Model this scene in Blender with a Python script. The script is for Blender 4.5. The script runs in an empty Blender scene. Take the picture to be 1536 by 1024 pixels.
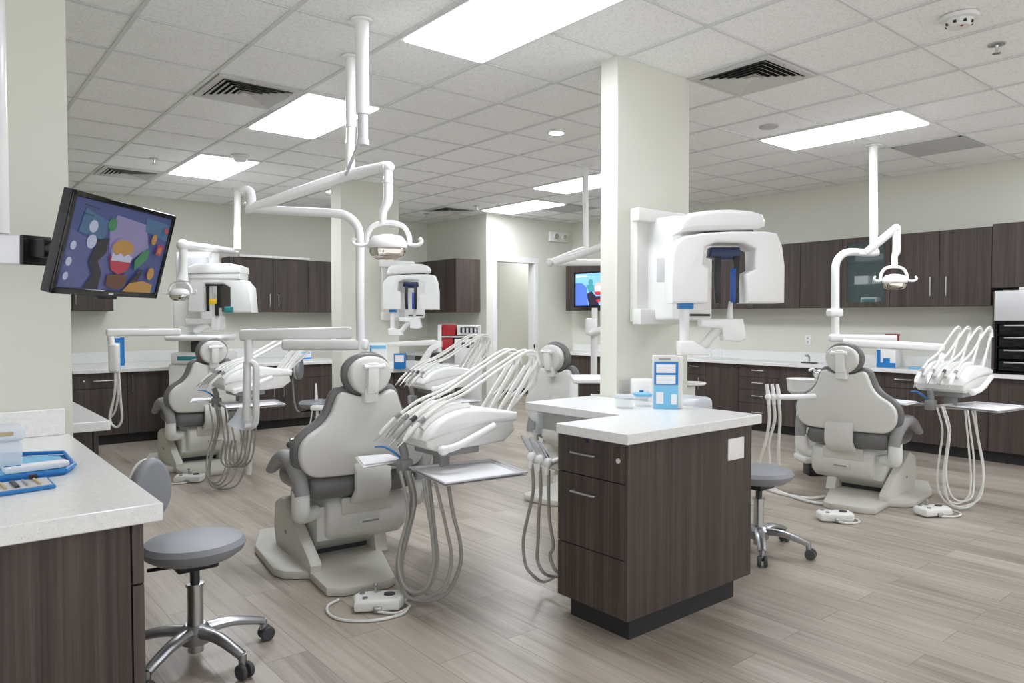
import bpy, bmesh, math, random
from mathutils import Vector, Matrix
random.seed(7)
S = bpy.context.scene
COL = S.collection
PI = math.pi

# ------------------------------------------------------------------ camera (level of a standing person's chest, tilted slightly down)
FPX, CX, CY, HC = 1092.0, 768.0, 512.0, 1.40
PITCH, YAW = math.atan(34/1092.0), math.radians(-39.45)
cam_d = bpy.data.cameras.new('camera'); cam = bpy.data.objects.new('camera', cam_d); COL.objects.link(cam)
cam.location = (0, 0, HC); cam.rotation_euler = (PI/2-PITCH, 0, YAW)
cam_d.sensor_width = 36; cam_d.lens = FPX/1536*36; cam_d.clip_start = .05; cam_d.clip_end = 60
S.camera = cam
RH = Vector((math.cos(YAW), math.sin(YAW), 0)); FH = Vector((-math.sin(YAW), math.cos(YAW), 0)); ZU = Vector((0, 0, 1))
FV = FH*math.cos(PITCH)-ZU*math.sin(PITCH); UV = ZU*math.cos(PITCH)+FH*math.sin(PITCH); EYE = Vector((0, 0, HC))
# survey helpers: where a sight line of the photograph meets a known plane of the room
def ray(x, y): return RH*((x-CX)/FPX)-UV*((y-CY)/FPX)+FV
def Q(x, y, d): return EYE+ray(x, y)*d
def onz(x, y, z): r = ray(x, y); return EYE+r*((z-HC)/r.z)
def onX(x, y, X): r = ray(x, y); return EYE+r*(X/r.x)
def onY(x, y, Y): r = ray(x, y); return EYE+r*(Y/r.y)
XR, YB, ZC = 8.50, 10.40, 2.98

# ------------------------------------------------------------------ materials
def lin(c):
    return tuple(((v/255)/12.92 if v/255 <= .04045 else ((v/255+.055)/1.055)**2.4) for v in c)+(1,)
def newmat(name):
    m = bpy.data.materials.new(name); m.use_nodes = True
    return m, m.node_tree.nodes, m.node_tree.links, m.node_tree.nodes['Principled BSDF']
def plain(name, c, rough=.45, metal=0, spec=.5, coat=0, var=.03, vscale=6):
    m, N, L, b = newmat(name)
    n = N.new('ShaderNodeTexNoise'); n.inputs['Scale'].default_value = vscale; n.inputs['Detail'].default_value = 3
    g = N.new('ShaderNodeNewGeometry'); L.new(g.outputs['Position'], n.inputs['Vector'])
    r = N.new('ShaderNodeMapRange'); L.new(n.outputs['Fac'], r.inputs['Value'])
    r.inputs['To Min'].default_value = 1-var; r.inputs['To Max'].default_value = 1+var
    h = N.new('ShaderNodeHueSaturation'); h.inputs['Color'].default_value = lin(c); L.new(r.outputs['Result'], h.inputs['Value'])
    L.new(h.outputs['Color'], b.inputs['Base Color'])
    b.inputs['Roughness'].default_value = rough; b.inputs['Metallic'].default_value = metal
    b.inputs['Specular IOR Level'].default_value = spec; b.inputs['Coat Weight'].default_value = coat
    return m
def emit(name, c, s):
    m, N, L, b = newmat(name)
    b.inputs['Base Color'].default_value = lin(c); b.inputs['Emission Color'].default_value = lin(c); b.inputs['Emission Strength'].default_value = s
    b.inputs['Roughness'].default_value = .3
    return m
def glassy(name, c, alpha, rough=.1):
    m, N, L, b = newmat(name)
    b.inputs['Base Color'].default_value = lin(c); b.inputs['Alpha'].default_value = alpha; b.inputs['Roughness'].default_value = rough
    return m
def wood(name, c1, c2, c3):
    m, N, L, b = newmat(name)
    g = N.new('ShaderNodeNewGeometry'); mp = N.new('ShaderNodeMapping'); mp.inputs['Scale'].default_value = (95, 95, 1.6)
    L.new(g.outputs['Position'], mp.inputs['Vector'])
    n = N.new('ShaderNodeTexNoise'); n.inputs['Scale'].default_value = 1; n.inputs['Detail'].default_value = 5; n.inputs['Roughness'].default_value = .62
    L.new(mp.outputs['Vector'], n.inputs['Vector'])
    mp2 = N.new('ShaderNodeMapping'); mp2.inputs['Scale'].default_value = (17, 17, .25); L.new(g.outputs['Position'], mp2.inputs['Vector'])
    n2 = N.new('ShaderNodeTexNoise'); n2.inputs['Scale'].default_value = 1; n2.inputs['Detail'].default_value = 2; L.new(mp2.outputs['Vector'], n2.inputs['Vector'])
    a = N.new('ShaderNodeMath'); a.operation = 'MULTIPLY_ADD'; a.inputs[1].default_value = .42; L.new(n2.outputs['Fac'], a.inputs[0])
    s = N.new('ShaderNodeMath'); s.operation = 'MULTIPLY'; s.inputs[1].default_value = .62; L.new(n.outputs['Fac'], s.inputs[0]); L.new(s.outputs[0], a.inputs[2])
    cr = N.new('ShaderNodeValToRGB'); e = cr.color_ramp.elements
    e[0].position = .36; e[0].color = lin(c1); e[1].position = .72; e[1].color = lin(c3); k = e.new(.54); k.color = lin(c2)
    L.new(a.outputs[0], cr.inputs['Fac']); L.new(cr.outputs['Color'], b.inputs['Base Color'])
    b.inputs['Roughness'].default_value = .5; b.inputs['Specular IOR Level'].default_value = .35
    return m
def quartz():
    m, N, L, b = newmat('speckled_quartz')
    g = N.new('ShaderNodeNewGeometry')
    v = N.new('ShaderNodeTexVoronoi'); v.inputs['Scale'].default_value = 150; L.new(g.outputs['Position'], v.inputs['Vector'])
    n = N.new('ShaderNodeTexNoise'); n.inputs['Scale'].default_value = 60; n.inputs['Detail'].default_value = 4; L.new(g.outputs['Position'], n.inputs['Vector'])
    cr = N.new('ShaderNodeValToRGB'); e = cr.color_ramp.elements
    e[0].position = 0; e[0].color = lin((190, 187, 182)); e[1].position = .26; e[1].color = lin((236, 236, 234)); L.new(v.outputs['Distance'], cr.inputs['Fac'])
    cr2 = N.new('ShaderNodeValToRGB'); e = cr2.color_ramp.elements
    e[0].position = .35; e[0].color = (.92, .92, .92, 1); e[1].position = .6; e[1].color = (1, 1, 1, 1); L.new(n.outputs['Fac'], cr2.inputs['Fac'])
    mx = N.new('ShaderNodeMixRGB'); mx.blend_type = 'MULTIPLY'; mx.inputs[0].default_value = .7
    L.new(cr.outputs['Color'], mx.inputs[1]); L.new(cr2.outputs['Color'], mx.inputs[2]); L.new(mx.outputs[0], b.inputs['Base Color'])
    b.inputs['Roughness'].default_value = .22
    return m
def floor_mat():
    m, N, L, b = newmat('grey_oak_planks')
    g = N.new('ShaderNodeNewGeometry')
    rot = N.new('ShaderNodeMapping'); rot.inputs['Rotation'].default_value = (0, 0, PI/2); L.new(g.outputs['Position'], rot.inputs['Vector'])
    br = N.new('ShaderNodeTexBrick'); L.new(rot.outputs['Vector'], br.inputs['Vector'])
    br.inputs['Scale'].default_value = 1; br.inputs['Brick Width'].default_value = 1.22; br.inputs['Row Height'].default_value = .18
    br.inputs['Mortar Size'].default_value = .0016; br.inputs['Mortar Smooth'].default_value = .3; br.offset = .37; br.offset_frequency = 2
    br.inputs['Color1'].default_value = (.05, .05, .05, 1); br.inputs['Color2'].default_value = (.95, .95, .95, 1); br.inputs['Mortar'].default_value = (.5, .5, .5, 1)
    sep = N.new('ShaderNodeVectorMath'); sep.operation = 'SCALE'; sep.inputs['Scale'].default_value = 9; L.new(br.outputs['Color'], sep.inputs[0])
    ad = N.new('ShaderNodeVectorMath'); L.new(g.outputs['Position'], ad.inputs[0]); L.new(sep.outputs[0], ad.inputs[1])
    mp = N.new('ShaderNodeMapping'); mp.inputs['Scale'].default_value = (46, 1.7, 1); L.new(ad.outputs[0], mp.inputs['Vector'])
    n = N.new('ShaderNodeTexNoise'); n.inputs['Scale'].default_value = 1; n.inputs['Detail'].default_value = 6; n.inputs['Roughness'].default_value = .65; n.inputs['Distortion'].default_value = .5
    L.new(mp.outputs['Vector'], n.inputs['Vector'])
    mp2 = N.new('ShaderNodeMapping'); mp2.inputs['Scale'].default_value = (9, .8, 1); L.new(ad.outputs[0], mp2.inputs['Vector'])
    n2 = N.new('ShaderNodeTexNoise'); n2.inputs['Scale'].default_value = 1; n2.inputs['Detail'].default_value = 3; L.new(mp2.outputs['Vector'], n2.inputs['Vector'])
    a = N.new('ShaderNodeMath'); a.operation = 'MULTIPLY_ADD'; a.inputs[1].default_value = .55; L.new(n.outputs['Fac'], a.inputs[0])
    s = N.new('ShaderNodeMath'); s.operation = 'MULTIPLY'; s.inputs[1].default_value = .45; L.new(n2.outputs['Fac'], s.inputs[0]); L.new(s.outputs[0], a.inputs[2])
    bw = N.new('ShaderNodeRGBToBW'); L.new(br.outputs['Color'], bw.inputs[0])
    a2 = N.new('ShaderNodeMath'); a2.operation = 'MULTIPLY_ADD'; a2.inputs[1].default_value = .17; L.new(bw.outputs[0], a2.inputs[0]); L.new(a.outputs[0], a2.inputs[2])
    cr = N.new('ShaderNodeValToRGB'); e = cr.color_ramp.elements
    e[0].position = .40; e[0].color = lin((132, 121, 109)); e[1].position = .78; e[1].color = lin((186, 177, 166)); k = e.new(.58); k.color = lin((165, 155, 143))
    L.new(a2.outputs[0], cr.inputs['Fac'])
    mx = N.new('ShaderNodeMixRGB'); mx.blend_type = 'MULTIPLY'; L.new(br.outputs['Fac'], mx.inputs[0]); L.new(cr.outputs['Color'], mx.inputs[1]); mx.inputs[2].default_value = (.5, .46, .42, 1)
    L.new(mx.outputs[0], b.inputs['Base Color']); b.inputs['Roughness'].default_value = .33; b.inputs['Specular IOR Level'].default_value = .5
    return m
def tile_mat():
    m, N, L, b = newmat('mineral_fibre_tile')
    g = N.new('ShaderNodeNewGeometry')
    n = N.new('ShaderNodeTexNoise'); n.inputs['Scale'].default_value = 95; n.inputs['Detail'].default_value = 3; L.new(g.outputs['Position'], n.inputs['Vector'])
    cr = N.new('ShaderNodeValToRGB'); e = cr.color_ramp.elements
    e[0].position = .34; e[0].color = lin((232, 232, 230)); e[1].position = .5; e[1].color = lin((248, 248, 247)); L.new(n.outputs['Fac'], cr.inputs['Fac'])
    L.new(cr.outputs['Color'], b.inputs['Base Color']); b.inputs['Roughness'].default_value = .9
    return m
M = {}
M['wall'] = plain('sage_cream_paint', (216, 216, 205), .75, var=.012, vscale=1.5)
M['trim'] = plain('white_trim_paint', (228, 228, 224), .4, var=.01)
M['floor'] = floor_mat(); M['tile'] = tile_mat()
M['grid'] = plain('ceiling_grid_metal', (216, 216, 214), .5)
M['wood'] = wood('dark_laminate', (56, 48, 44), (74, 65, 60), (95, 85, 80))
M['quartz'] = quartz()
M['toe'] = plain('black_toe_kick', (38, 38, 38), .6)
M['steel'] = plain('brushed_steel', (196, 196, 194), .28, 1)
M['alu'] = plain('cast_aluminium', (170, 171, 173), .32, 1)
M['white'] = plain('white_plastic', (236, 236, 234), .32, coat=.2, var=.012)
M['white2'] = plain('soft_white_plastic', (226, 226, 222), .4, var=.015)
M['cream'] = plain('chair_shell_plastic', (214, 213, 208), .36, var=.02)
M['base'] = plain('chair_base_paint', (202, 200, 191), .42, var=.03)
M['grey'] = plain('charcoal_upholstery', (108, 107, 106), .36, var=.05, vscale=30)
M['grey2'] = plain('armrest_urethane', (142, 141, 140), .5, var=.03)
M['stool'] = plain('stool_vinyl', (140, 142, 147), .42, var=.03)
M['dark'] = plain('dark_grey_plastic', (58, 58, 60), .45)
M['black'] = plain('black_plastic', (18, 18, 19), .35)
M['gloss'] = plain('black_gloss', (12, 13, 16), .12)
M['castr'] = plain('caster_rubber', (66, 67, 69), .55)
M['hose'] = plain('grey_hose_silicone', (158, 156, 150), .5)
M['hosew'] = plain('white_hose_silicone', (222, 221, 216), .45)
M['cobalt'] = plain('cobalt_plastic', (24, 72, 150), .35)
M['navy'] = plain('navy_plastic', (20, 40, 82), .35)
M['blue'] = plain('blue_plastic', (28, 120, 190), .4)
M['sky'] = plain('sky_blue_card', (120, 190, 226), .5)
M['paper'] = plain('white_paper', (232, 232, 234), .8)
M['red'] = plain('red_plastic', (176, 30, 38), .45)
M['yellow'] = plain('yellow_label', (226, 186, 30), .5)
M['teal'] = plain('teal_plastic', (46, 134, 136), .45)
M['tan'] = plain('tan_cardboard', (186, 168, 128), .7)
M['silver'] = plain('silver_painted_metal', (214, 214, 216), .3, .25)
M['mirror'] = plain('mirror_reflector', (210, 205, 195), .06, 1)
M['vent'] = plain('vent_metal', (206, 205, 202), .5)
M['void'] = plain('duct_black', (14, 14, 14), .9)
M['return'] = plain('return_grille', (190, 190, 188), .6)
M['lamp'] = emit('lamp_diffuser', (255, 255, 255), 8.3); M['lamp'].node_tree.nodes['Principled BSDF'].inputs['Emission Color'].default_value = (.955, 1.0, 1.075, 1)
M['clear'] = glassy('clear_acrylic', (225, 232, 236), .22, .08)
M['frost'] = glassy('frosted_polypropylene', (230, 234, 240), .62, .35)
M['glass'] = glassy('cabinet_glass', (120, 140, 140), .22, .03)
M['lens'] = glassy('lamp_lens', (190, 200, 205), .35, .05)
for k, c, s in [('s_bg', (66, 78, 132), .30), ('s_mid', (88, 92, 140), .33), ('s_lilac', (136, 128, 170), .36), ('s_teal', (70, 104, 140), .32), ('s_org', (176, 132, 66), .36), ('s_red', (176, 50, 66), .34),
                ('s_white', (176, 182, 206), .42), ('s_grn', (62, 128, 84), .30), ('s_blk', (40, 38, 44), .2), ('s_brn', (96, 58, 40), .3)]:
    M[k] = emit(k, tuple(v*.8 for v in c), s*.5)
for k, c, s in [('t_bg', (110, 160, 214), .8), ('t_blue', (70, 100, 196), .8), ('t_skin', (206, 160, 140), .8), ('t_red', (170, 40, 50), .7), ('t_blk', (36, 32, 50), .4), ('t_teal', (60, 130, 140), .7), ('t_white', (230, 232, 240), .8)]:
    M[k] = emit(k, c, s*.6)

# ------------------------------------------------------------------ object bookkeeping
WM = {}
def tag(o, label=None, cat=None, group=None, kind=None):
    if label: o['label'] = label
    if cat: o['category'] = cat
    if group: o['group'] = group
    if kind: o['kind'] = kind
    return o
def thing(name, label, cat, loc=(0, 0, 0), group=None, rz=0, sx=1):
    o = bpy.data.objects.new(name, None); COL.objects.link(o); o.empty_display_size = .1
    o.location = loc; o.rotation_euler = (0, 0, rz); o.scale = (sx, 1, 1)
    WM[o.name] = Matrix.Translation(Vector(loc)) @ Matrix.Rotation(rz, 4, 'Z') @ Matrix.Diagonal((sx, 1, 1, 1))
    return tag(o, label, cat, group)

def catmull(pts, n=6):
    pts = [Vector(p) for p in pts]
    if len(pts) < 3 or n < 2: return pts
    out = []
    for i in range(len(pts)-1):
        p0 = pts[i-1] if i else pts[0]*2-pts[1]
        p1, p2 = pts[i], pts[i+1]
        p3 = pts[i+2] if i+2 < len(pts) else pts[-1]*2-pts[-2]
        for k in range(n):
            t = k/n
            out.append(.5*((2*p1)+(p2-p0)*t+(2*p0-5*p1+4*p2-p3)*t*t+(3*p1-p0-3*p2+p3)*t**3))
    out.append(pts[-1]); return out

class MB:
    def __init__(s): s.bm = bmesh.new()
    def _add(s, t, mat=0, mtx=None):
        if mtx is not None: bmesh.ops.transform(t, matrix=mtx, verts=t.verts)
        for f in t.faces: f.material_index = mat
        me = bpy.data.meshes.new('t'); t.to_mesh(me); t.free(); s.bm.from_mesh(me); bpy.data.meshes.remove(me); return s
    def box(s, x0, x1, y0, y1, z0, z1, bev=0, seg=2, mat=0, mtx=None, taper=0):
        t = bmesh.new(); bmesh.ops.create_cube(t, size=1)
        for v in t.verts:
            k = 1-taper if v.co.z > 0 else 1
            v.co = Vector(((x0+x1)/2+v.co.x*abs(x1-x0)*k, (y0+y1)/2+v.co.y*abs(y1-y0)*k, (z0+z1)/2+v.co.z*abs(z1-z0)))
        if bev: bmesh.ops.bevel(t, geom=t.edges[:], offset=min(bev, .49*min(abs(x1-x0), abs(y1-y0), abs(z1-z0))), segments=seg, profile=.5, affect='EDGES')
        return s._add(t, mat, mtx)
    def prism(s, pts, h0, h1, axis='z', bev=0, seg=2, mat=0, mtx=None):
        """closed outline pts extruded along axis from h0 to h1; outline coords: z->(x,y), y->(x,z), x->(y,z)"""
        t = bmesh.new()
        def P(p, h): return (p[0], p[1], h) if axis == 'z' else ((p[0], h, p[1]) if axis == 'y' else (h, p[0], p[1]))
        a = [t.verts.new(P(p, h0)) for p in pts]; b = [t.verts.new(P(p, h1)) for p in pts]; n = len(pts)
        fa = t.faces.new(a[::-1]); fb = t.faces.new(b)
        for i in range(n): t.faces.new((a[i], a[(i+1) % n], b[(i+1) % n], b[i]))
        bmesh.ops.recalc_face_normals(t, faces=t.faces)
        if bev:
            ed = set(fa.edges) | set(fb.edges)
            bmesh.ops.bevel(t, geom=list(ed), offset=bev, segments=seg, profile=.5, affect='EDGES', clamp_overlap=True)
        return s._add(t, mat, mtx)
    def tube(s, pts, r, seg=10, sm=6, mat=0, mtx=None, sec=None, cap=True, up=None):
        """round (or sec=(a,b) elliptical) tube along a path; r may be a list per control point"""
        rs = r if isinstance(r, (list, tuple)) else None
        P = catmull(pts, sm); n = len(P); t = bmesh.new(); rings = []
        m = len(pts)-1
        prev = None
        for i, p in enumerate(P):
            d = (P[min(i+1, n-1)]-P[max(i-1, 0)])
            if d.length < 1e-9: d = Vector((0, 0, 1))
            d.normalize()
            if prev is None:
                u = Vector(up) if up else (Vector((0, 0, 1)) if abs(d.z) < .9 else Vector((1, 0, 0)))
            else: u = prev
            u = (u-d*u.dot(d)); u.normalize(); prev = u; w = d.cross(u)
            if rs:
                f = i/(n-1)*m; k = min(int(f), m-1); rr = rs[k]*(1-(f-k))+rs[k+1]*(f-k)
            else: rr = r
            a, b = (sec if sec else (1, 1))
            rings.append([t.verts.new(p+u*math.cos(q*2*PI/seg)*rr*a+w*math.sin(q*2*PI/seg)*rr*b) for q in range(seg)])
        for i in range(n-1):
            for q in range(seg): t.faces.new((rings[i][q], rings[i][(q+1) % seg], rings[i+1][(q+1) % seg], rings[i+1][q]))
        if cap: t.faces.new(rings[0][::-1]); t.faces.new(rings[-1])
        bmesh.ops.recalc_face_normals(t, faces=t.faces)
        return s._add(t, mat, mtx)
    def bar(s, p, q, w, h, bev=0, mat=0, up=(0, 0, 1)):
        """rectangular beam from p to q, w wide, h high"""
        p, q = Vector(p), Vector(q); d = q-p; L = d.length; d.normalize(); u = Vector(up); u = (u-d*u.dot(d)).normalized(); w_ = d.cross(u)
        mx = Matrix((d, w_, u)).transposed().to_4x4(); mx.translation = (p+q)/2
        return s.box(-L/2, L/2, -w/2, w/2, -h/2, h/2, bev, 3, mat, mx)
    def ell(s, c, r, seg=20, mat=0, mtx=None):
        t = bmesh.new(); bmesh.ops.create_uvsphere(t, u_segments=seg, v_segments=max(8, seg//2), radius=1)
        for v in t.verts: v.co = Vector((c[0]+v.co.x*r[0], c[1]+v.co.y*r[1], c[2]+v.co.z*r[2]))
        return s._add(t, mat, mtx)
    def lathe(s, prof, c=(0, 0, 0), seg=24, mat=0, mtx=None, sx=1, sy=1):
        t = bmesh.new(); R = []
        for r, z in prof: R.append([t.verts.new((c[0]+sx*r*math.cos(k*2*PI/seg), c[1]+sy*r*math.sin(k*2*PI/seg), c[2]+z)) for k in range(seg)])
        for i in range(len(R)-1):
            for k in range(seg): t.faces.new((R[i][k], R[i][(k+1) % seg], R[i+1][(k+1) % seg], R[i+1][k]))
        t.faces.new(R[0][::-1]); t.faces.new(R[-1])
        bmesh.ops.recalc_face_normals(t, faces=t.faces)
        return s._add(t, mat, mtx)
    def poly(s, pts, mat=0):
        t = bmesh.new(); t.faces.new([t.verts.new(p) for p in pts]); return s._add(t, mat)
    def build(s, name, mats, parent=None, local=False, ang=38):
        bm = s.bm
        for f in bm.faces: f.smooth = True
        la = math.radians(ang)
        for e in bm.edges:
            if len(e.link_faces) != 2 or e.calc_face_angle(0) > la: e.smooth = False
        me = bpy.data.meshes.new(name); bm.to_mesh(me); bm.free()
        for m in (mats if isinstance(mats, (list, tuple)) else [mats]): me.materials.append(M[m] if isinstance(m, str) else m)
        o = bpy.data.objects.new(name, me); COL.objects.link(o)
        if parent is None:
            lo = Vector((1e9,)*3); hi = Vector((-1e9,)*3)
            for v in me.vertices:
                for i in range(3): lo[i] = min(lo[i], v.co[i]); hi[i] = max(hi[i], v.co[i])
            c = Vector(((lo.x+hi.x)/2, (lo.y+hi.y)/2, lo.z)); me.transform(Matrix.Translation(-c)); o.location = c
            WM[o.name] = Matrix.Translation(c)
        else:
            o.parent = parent; W = WM[parent.name]
            if not local: me.transform(W.inverted())
            if (W.determinant() < 0) and not local: me.flip_normals()
            WM[o.name] = W.copy()
        return o
def struct(name, mb, m, parent=None):
    o = mb.build(name, m, parent)
    if parent is None: o['kind'] = 'structure'
    return o
def one(name, mb, m, label, cat, group=None):
    return tag(mb.build(name, m), label, cat, group)

# ------------------------------------------------------------------ room shell
struct('floor', MB().box(-3, 10.2, -3, 10.6, -.1, 0), 'floor')
GX0, GY0, GP = .93, 1.797, .6055
GPY = .609
ceil = struct('ceiling', MB().box(-3, 10.2, -3, 10.6, ZC+.005, ZC+.1), 'tile')
mb = MB()
for i in range(-6, 16):
    x = GX0+GP*i; mb.box(x-.011, x+.011, -3, 10.55, ZC-.004, ZC+.004)
for j in range(-7, 15):
    y = GY0+GPY*j; mb.box(-3, 10.1, y-.007, y+.007, ZC-.003, ZC+.0035)
mb.build('ceiling_grid', 'grid', ceil)
struct('wall_back', MB().box(-3, 10.2, YB, YB+.12, 0, ZC+.02), 'wall')
struct('wall_right', MB().box(XR, XR+.12, -3, 8.75, 0, ZC+.02), 'wall')
struct('wall_side', MB().box(6.70, 6.82, 8.87, YB, 0, ZC+.02), 'wall')
DX0, DX1, DZ, YD = 6.885, 7.66, 2.285, 8.75
struct('wall_door', MB().box(6.70, DX0, YD, YD+.12, 0, ZC+.02).box(DX1, XR+.12, YD, YD+.12, 0, ZC+.02).box(DX0, DX1, YD, YD+.12, DZ, ZC+.02), 'wall')
struct('wall_hall', MB().box(9.9, 10.02, 8.75, YB, 0, ZC+.02), 'wall')
struct('wall_left', MB().box(-3, .512, 3.53, 3.67, 0, ZC+.02), 'wall')
struct('wall_far_left', MB().box(-1.1, -1.0, 3.67, YB, 0, ZC+.02), 'wall')
p1 = (3.30, 4.0, 3.01, 3.15); p2 = (3.754, 4.505, 7.60, 7.86)
struct('pillar_1', MB().box(p1[0], p1[1], p1[2], p1[3], 0, ZC+.02, .004, 1), 'wall')
struct('pillar_2', MB().box(p2[0], p2[1], p2[2], p2[3], 0, ZC+.02, .004, 1), 'wall')
t = .075
struct('trim_1', MB().box(DX0-t, DX0+.01, YD-.02, YD+.14, 0, DZ-.01, .004, 1).box(DX1-.01, DX1+t, YD-.02, YD+.14, 0, DZ-.01, .004, 1).box(DX0-t, DX1+t, YD-.02, YD+.14, DZ-.0095, DZ+t, .004, 1), 'trim')
struct('baseboard_hall', MB().box(6.9, 9.9, YB-.015, YB, 0, .1), 'toe')
struct('baseboard_door', MB().box(DX1+t, XR, YD-.014, YD, 0, .1), 'toe')
one('strike_plate', MB().box(DX1-.013, DX1-.009, YD-.03, YD-.005, .93, 1.0, .002, 1).ell((DX1-.02, YD-.022, .97), (.008, .012, .03), 10), 'black', 'small black latch plate on the white door jamb', 'latch')

# ------------------------------------------------------------------ ceiling fixtures
def troffer(i0, j0, w, h, label):
    x0, y0 = GX0+GP*i0, GY0+GPY*j0; x1, y1 = x0+GP*w, y0+GPY*h
    r = thing('ceiling_light', label, 'ceiling light', ((x0+x1)/2, (y0+y1)/2, ZC), 'recessed light panels')
    e = .03
    MB().box(x0+.008, x1-.008, y0+.008, y0+e, ZC-.012, ZC+.004).box(x0+.008, x1-.008, y1-e, y1-.008, ZC-.012, ZC+.004).box(x0+.008, x0+e, y0+e, y1-e, ZC-.012, ZC+.004).box(x1-e, x1-.008, y0+e, y1-e, ZC-.012, ZC+.004).build('frame', 'trim', r)
    MB().box(x0+e, x1-e, y0+e, y1-e, ZC-.020, ZC+.002, .003, 1).build('diffuser', 'lamp', r)
troffer(2, 1, 1, 2, 'large white light panel at the top edge, above the walkway')
troffer(2, 5, 1, 2, 'bright light panel beside the square vent, behind the twin white ceiling poles')
troffer(2, 9, 1, 2, 'bright light panel nearest the back wall on the left, under the smoke detector')
troffer(8, 1, 1, 2, 'bright long light panel over the right-hand dental chair')
troffer(8, 6, 1, 2, 'light panel half hidden by the pillar with the x-ray machine')
troffer(9, 9, 1, 2, 'small light panel above the open doorway')
troffer(5, 10, 1, 1, 'light panel mostly hidden behind the far square pillar')
for i, j in ((8, -3), (12, -2)):   # unseen panels added behind the viewer to brighten the right side
    troffer(i, j, 1, 2, 'unseen light panel added behind the viewer to brighten the right side')
troffer(13, 13, 1, 1, 'unseen light panel added to light the hall beyond the doorway')  # out-of-view panel added so the hall wall is lit

def diffuser(i, j, label, name='air_vent'):
    x0, y0 = GX0+GP*i+.02, GY0+GPY*j+.02; w = GP-.04
    cx, cy = x0+w/2, y0+w/2
    r = thing(name, label, 'vent', (cx, cy, ZC), 'square ceiling vents')
    mb = MB()
    for a, b in ((0, 1), (1, 0), (0, -1), (-1, 0)):
        if a: mb.box(cx+a*w/2-.045*(a > 0), cx+a*w/2+.045*(a < 0), cy-w/2, cy+w/2, ZC-.012, ZC+.002)
        else: mb.box(cx-w/2+.045, cx+w/2-.045, cy+b*w/2-.045*(b > 0), cy+b*w/2+.045*(b < 0), ZC-.012, ZC+.002)
    mb.build('frame', 'vent', r)
    MB().box(cx-w/2+.03, cx+w/2-.03, cy-w/2+.03, cy+w/2-.03, ZC-.002, ZC+.003).build('duct', 'void', r)
    mb = MB()
    for k in range(6):      # nested louvre rings, each blade slanting outwards
        h = w/2-.047-k*.038; g = .035
        for sx, sy in ((1, 0), (-1, 0), (0, 1), (0, -1)):
            A = []
            for (rad, z) in ((h, ZC-.020), (h-g, ZC-.002), ):
                for s in (-1, 1):
                    A.append((cx+(sx*rad if sx else s*rad), cy+(sy*rad if sy else s*rad), z))
            mb.poly([A[0], A[1], A[3], A[2]])
    mb.box(cx-.05, cx+.05, cy-.05, cy+.05, ZC-.013, ZC-.008)
    mb.build('louvre', 'vent', r, ang=20)
diffuser(1, 5, 'square slatted vent left of the twin white ceiling poles')
diffuser(5, 1, 'square slatted vent right of the pillar with the x-ray machine')
diffuser(1, 11, 'small square slatted vent above the wall screen on the left')
p = onz(670, 313, ZC)
diffuser(round((p.x-GX0)/GP-.5), round((p.y-GY0)/GPY-.5), 'small distant vent between the far pillar and the doorway')
for i, j, l in ((10, 1, 'flat grey return panel in the ceiling near the right wall'), (round((onz(815, 308, ZC).x-GX0)/GP-.2), round((onz(815, 308, ZC).y-GY0)/GPY-.5), 'flat grey return panel in the ceiling right of the doorway light')):
    x0, y0 = GX0+GP*i, GY0+GPY*j
    r = thing('return_air_panel', l, 'vent', (x0+.3, y0+.3, ZC))
    MB().box(x0+.015, x0+GP-.015, y0+.015, y0+GPY-.015, ZC-.006, ZC+.002).build('panel', 'return', r)
    MB().box(x0+.015, x0+.04, y0+.015, y0+GPY-.015, ZC-.010, ZC-.005).box(x0+GP-.04, x0+GP-.015, y0+.015, y0+GPY-.015, ZC-.010, ZC-.005).box(x0+.015, x0+GP-.015, y0+.015, y0+.04, ZC-.01, ZC-.005).box(x0+.015, x0+GP-.015, y0+GPY-.04, y0+GPY-.015, ZC-.01, ZC-.005).build('frame', 'return', r)
def disc(x, y, r, name, label, cat, m1, m2=None, deep=.012):
    p = onz(x, y, ZC); o = thing(name, label, cat, (p.x, p.y, ZC))
    MB().lathe([(r*.8, -deep), (r, -deep*.6), (r, .002), (r*.2, .002)], (p.x, p.y, ZC)).build('ring', m1, o)
    if m2: MB().lathe([(r*.72, -deep-.002), (r*.76, -deep+.002), (r*.5, -deep+.002)], (p.x, p.y, ZC)).build('lens', m2, o)
disc(834.5, 198, .085, 'downlight', 'round lit downlight in the middle of the ceiling', 'downlight', 'trim', 'lamp')
disc(1153, 190, .075, 'ceiling_speaker', 'round grey speaker disc left of the right-hand light panel', 'speaker', 'return')
p = onz(1439, 25, ZC); r = thing('smoke_detector', 'round white smoke detector at the top right', 'smoke detector', p)
MB().lathe([(.05, -.055), (.062, -.04), (.066, -.022), (.085, -.016), (.092, 0), (.05, .002)], p).build('body', 'white2', r)
mb = MB()
for k in range(8): a = k*PI/4; mb.box(p.x+math.cos(a)*.058-.008, p.x+math.cos(a)*.058+.008, p.y+math.sin(a)*.058-.008, p.y+math.sin(a)*.058+.008, ZC-.046, ZC-.032, .002, 1)
mb.build('slot', 'black', r); MB().ell((p.x-.02, p.y-.02, ZC-.056), (.008, .008, .004), 8).build('indicator', 'red', r)
p = onz(360, 234, ZC); r = thing('smoke_detector', 'small white smoke detector over the far left light panel', 'smoke detector', p)
MB().lathe([(.05, -.055), (.062, -.04), (.066, -.022), (.085, -.016), (.092, 0), (.05, .002)], p).build('body', 'white2', r)
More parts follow.
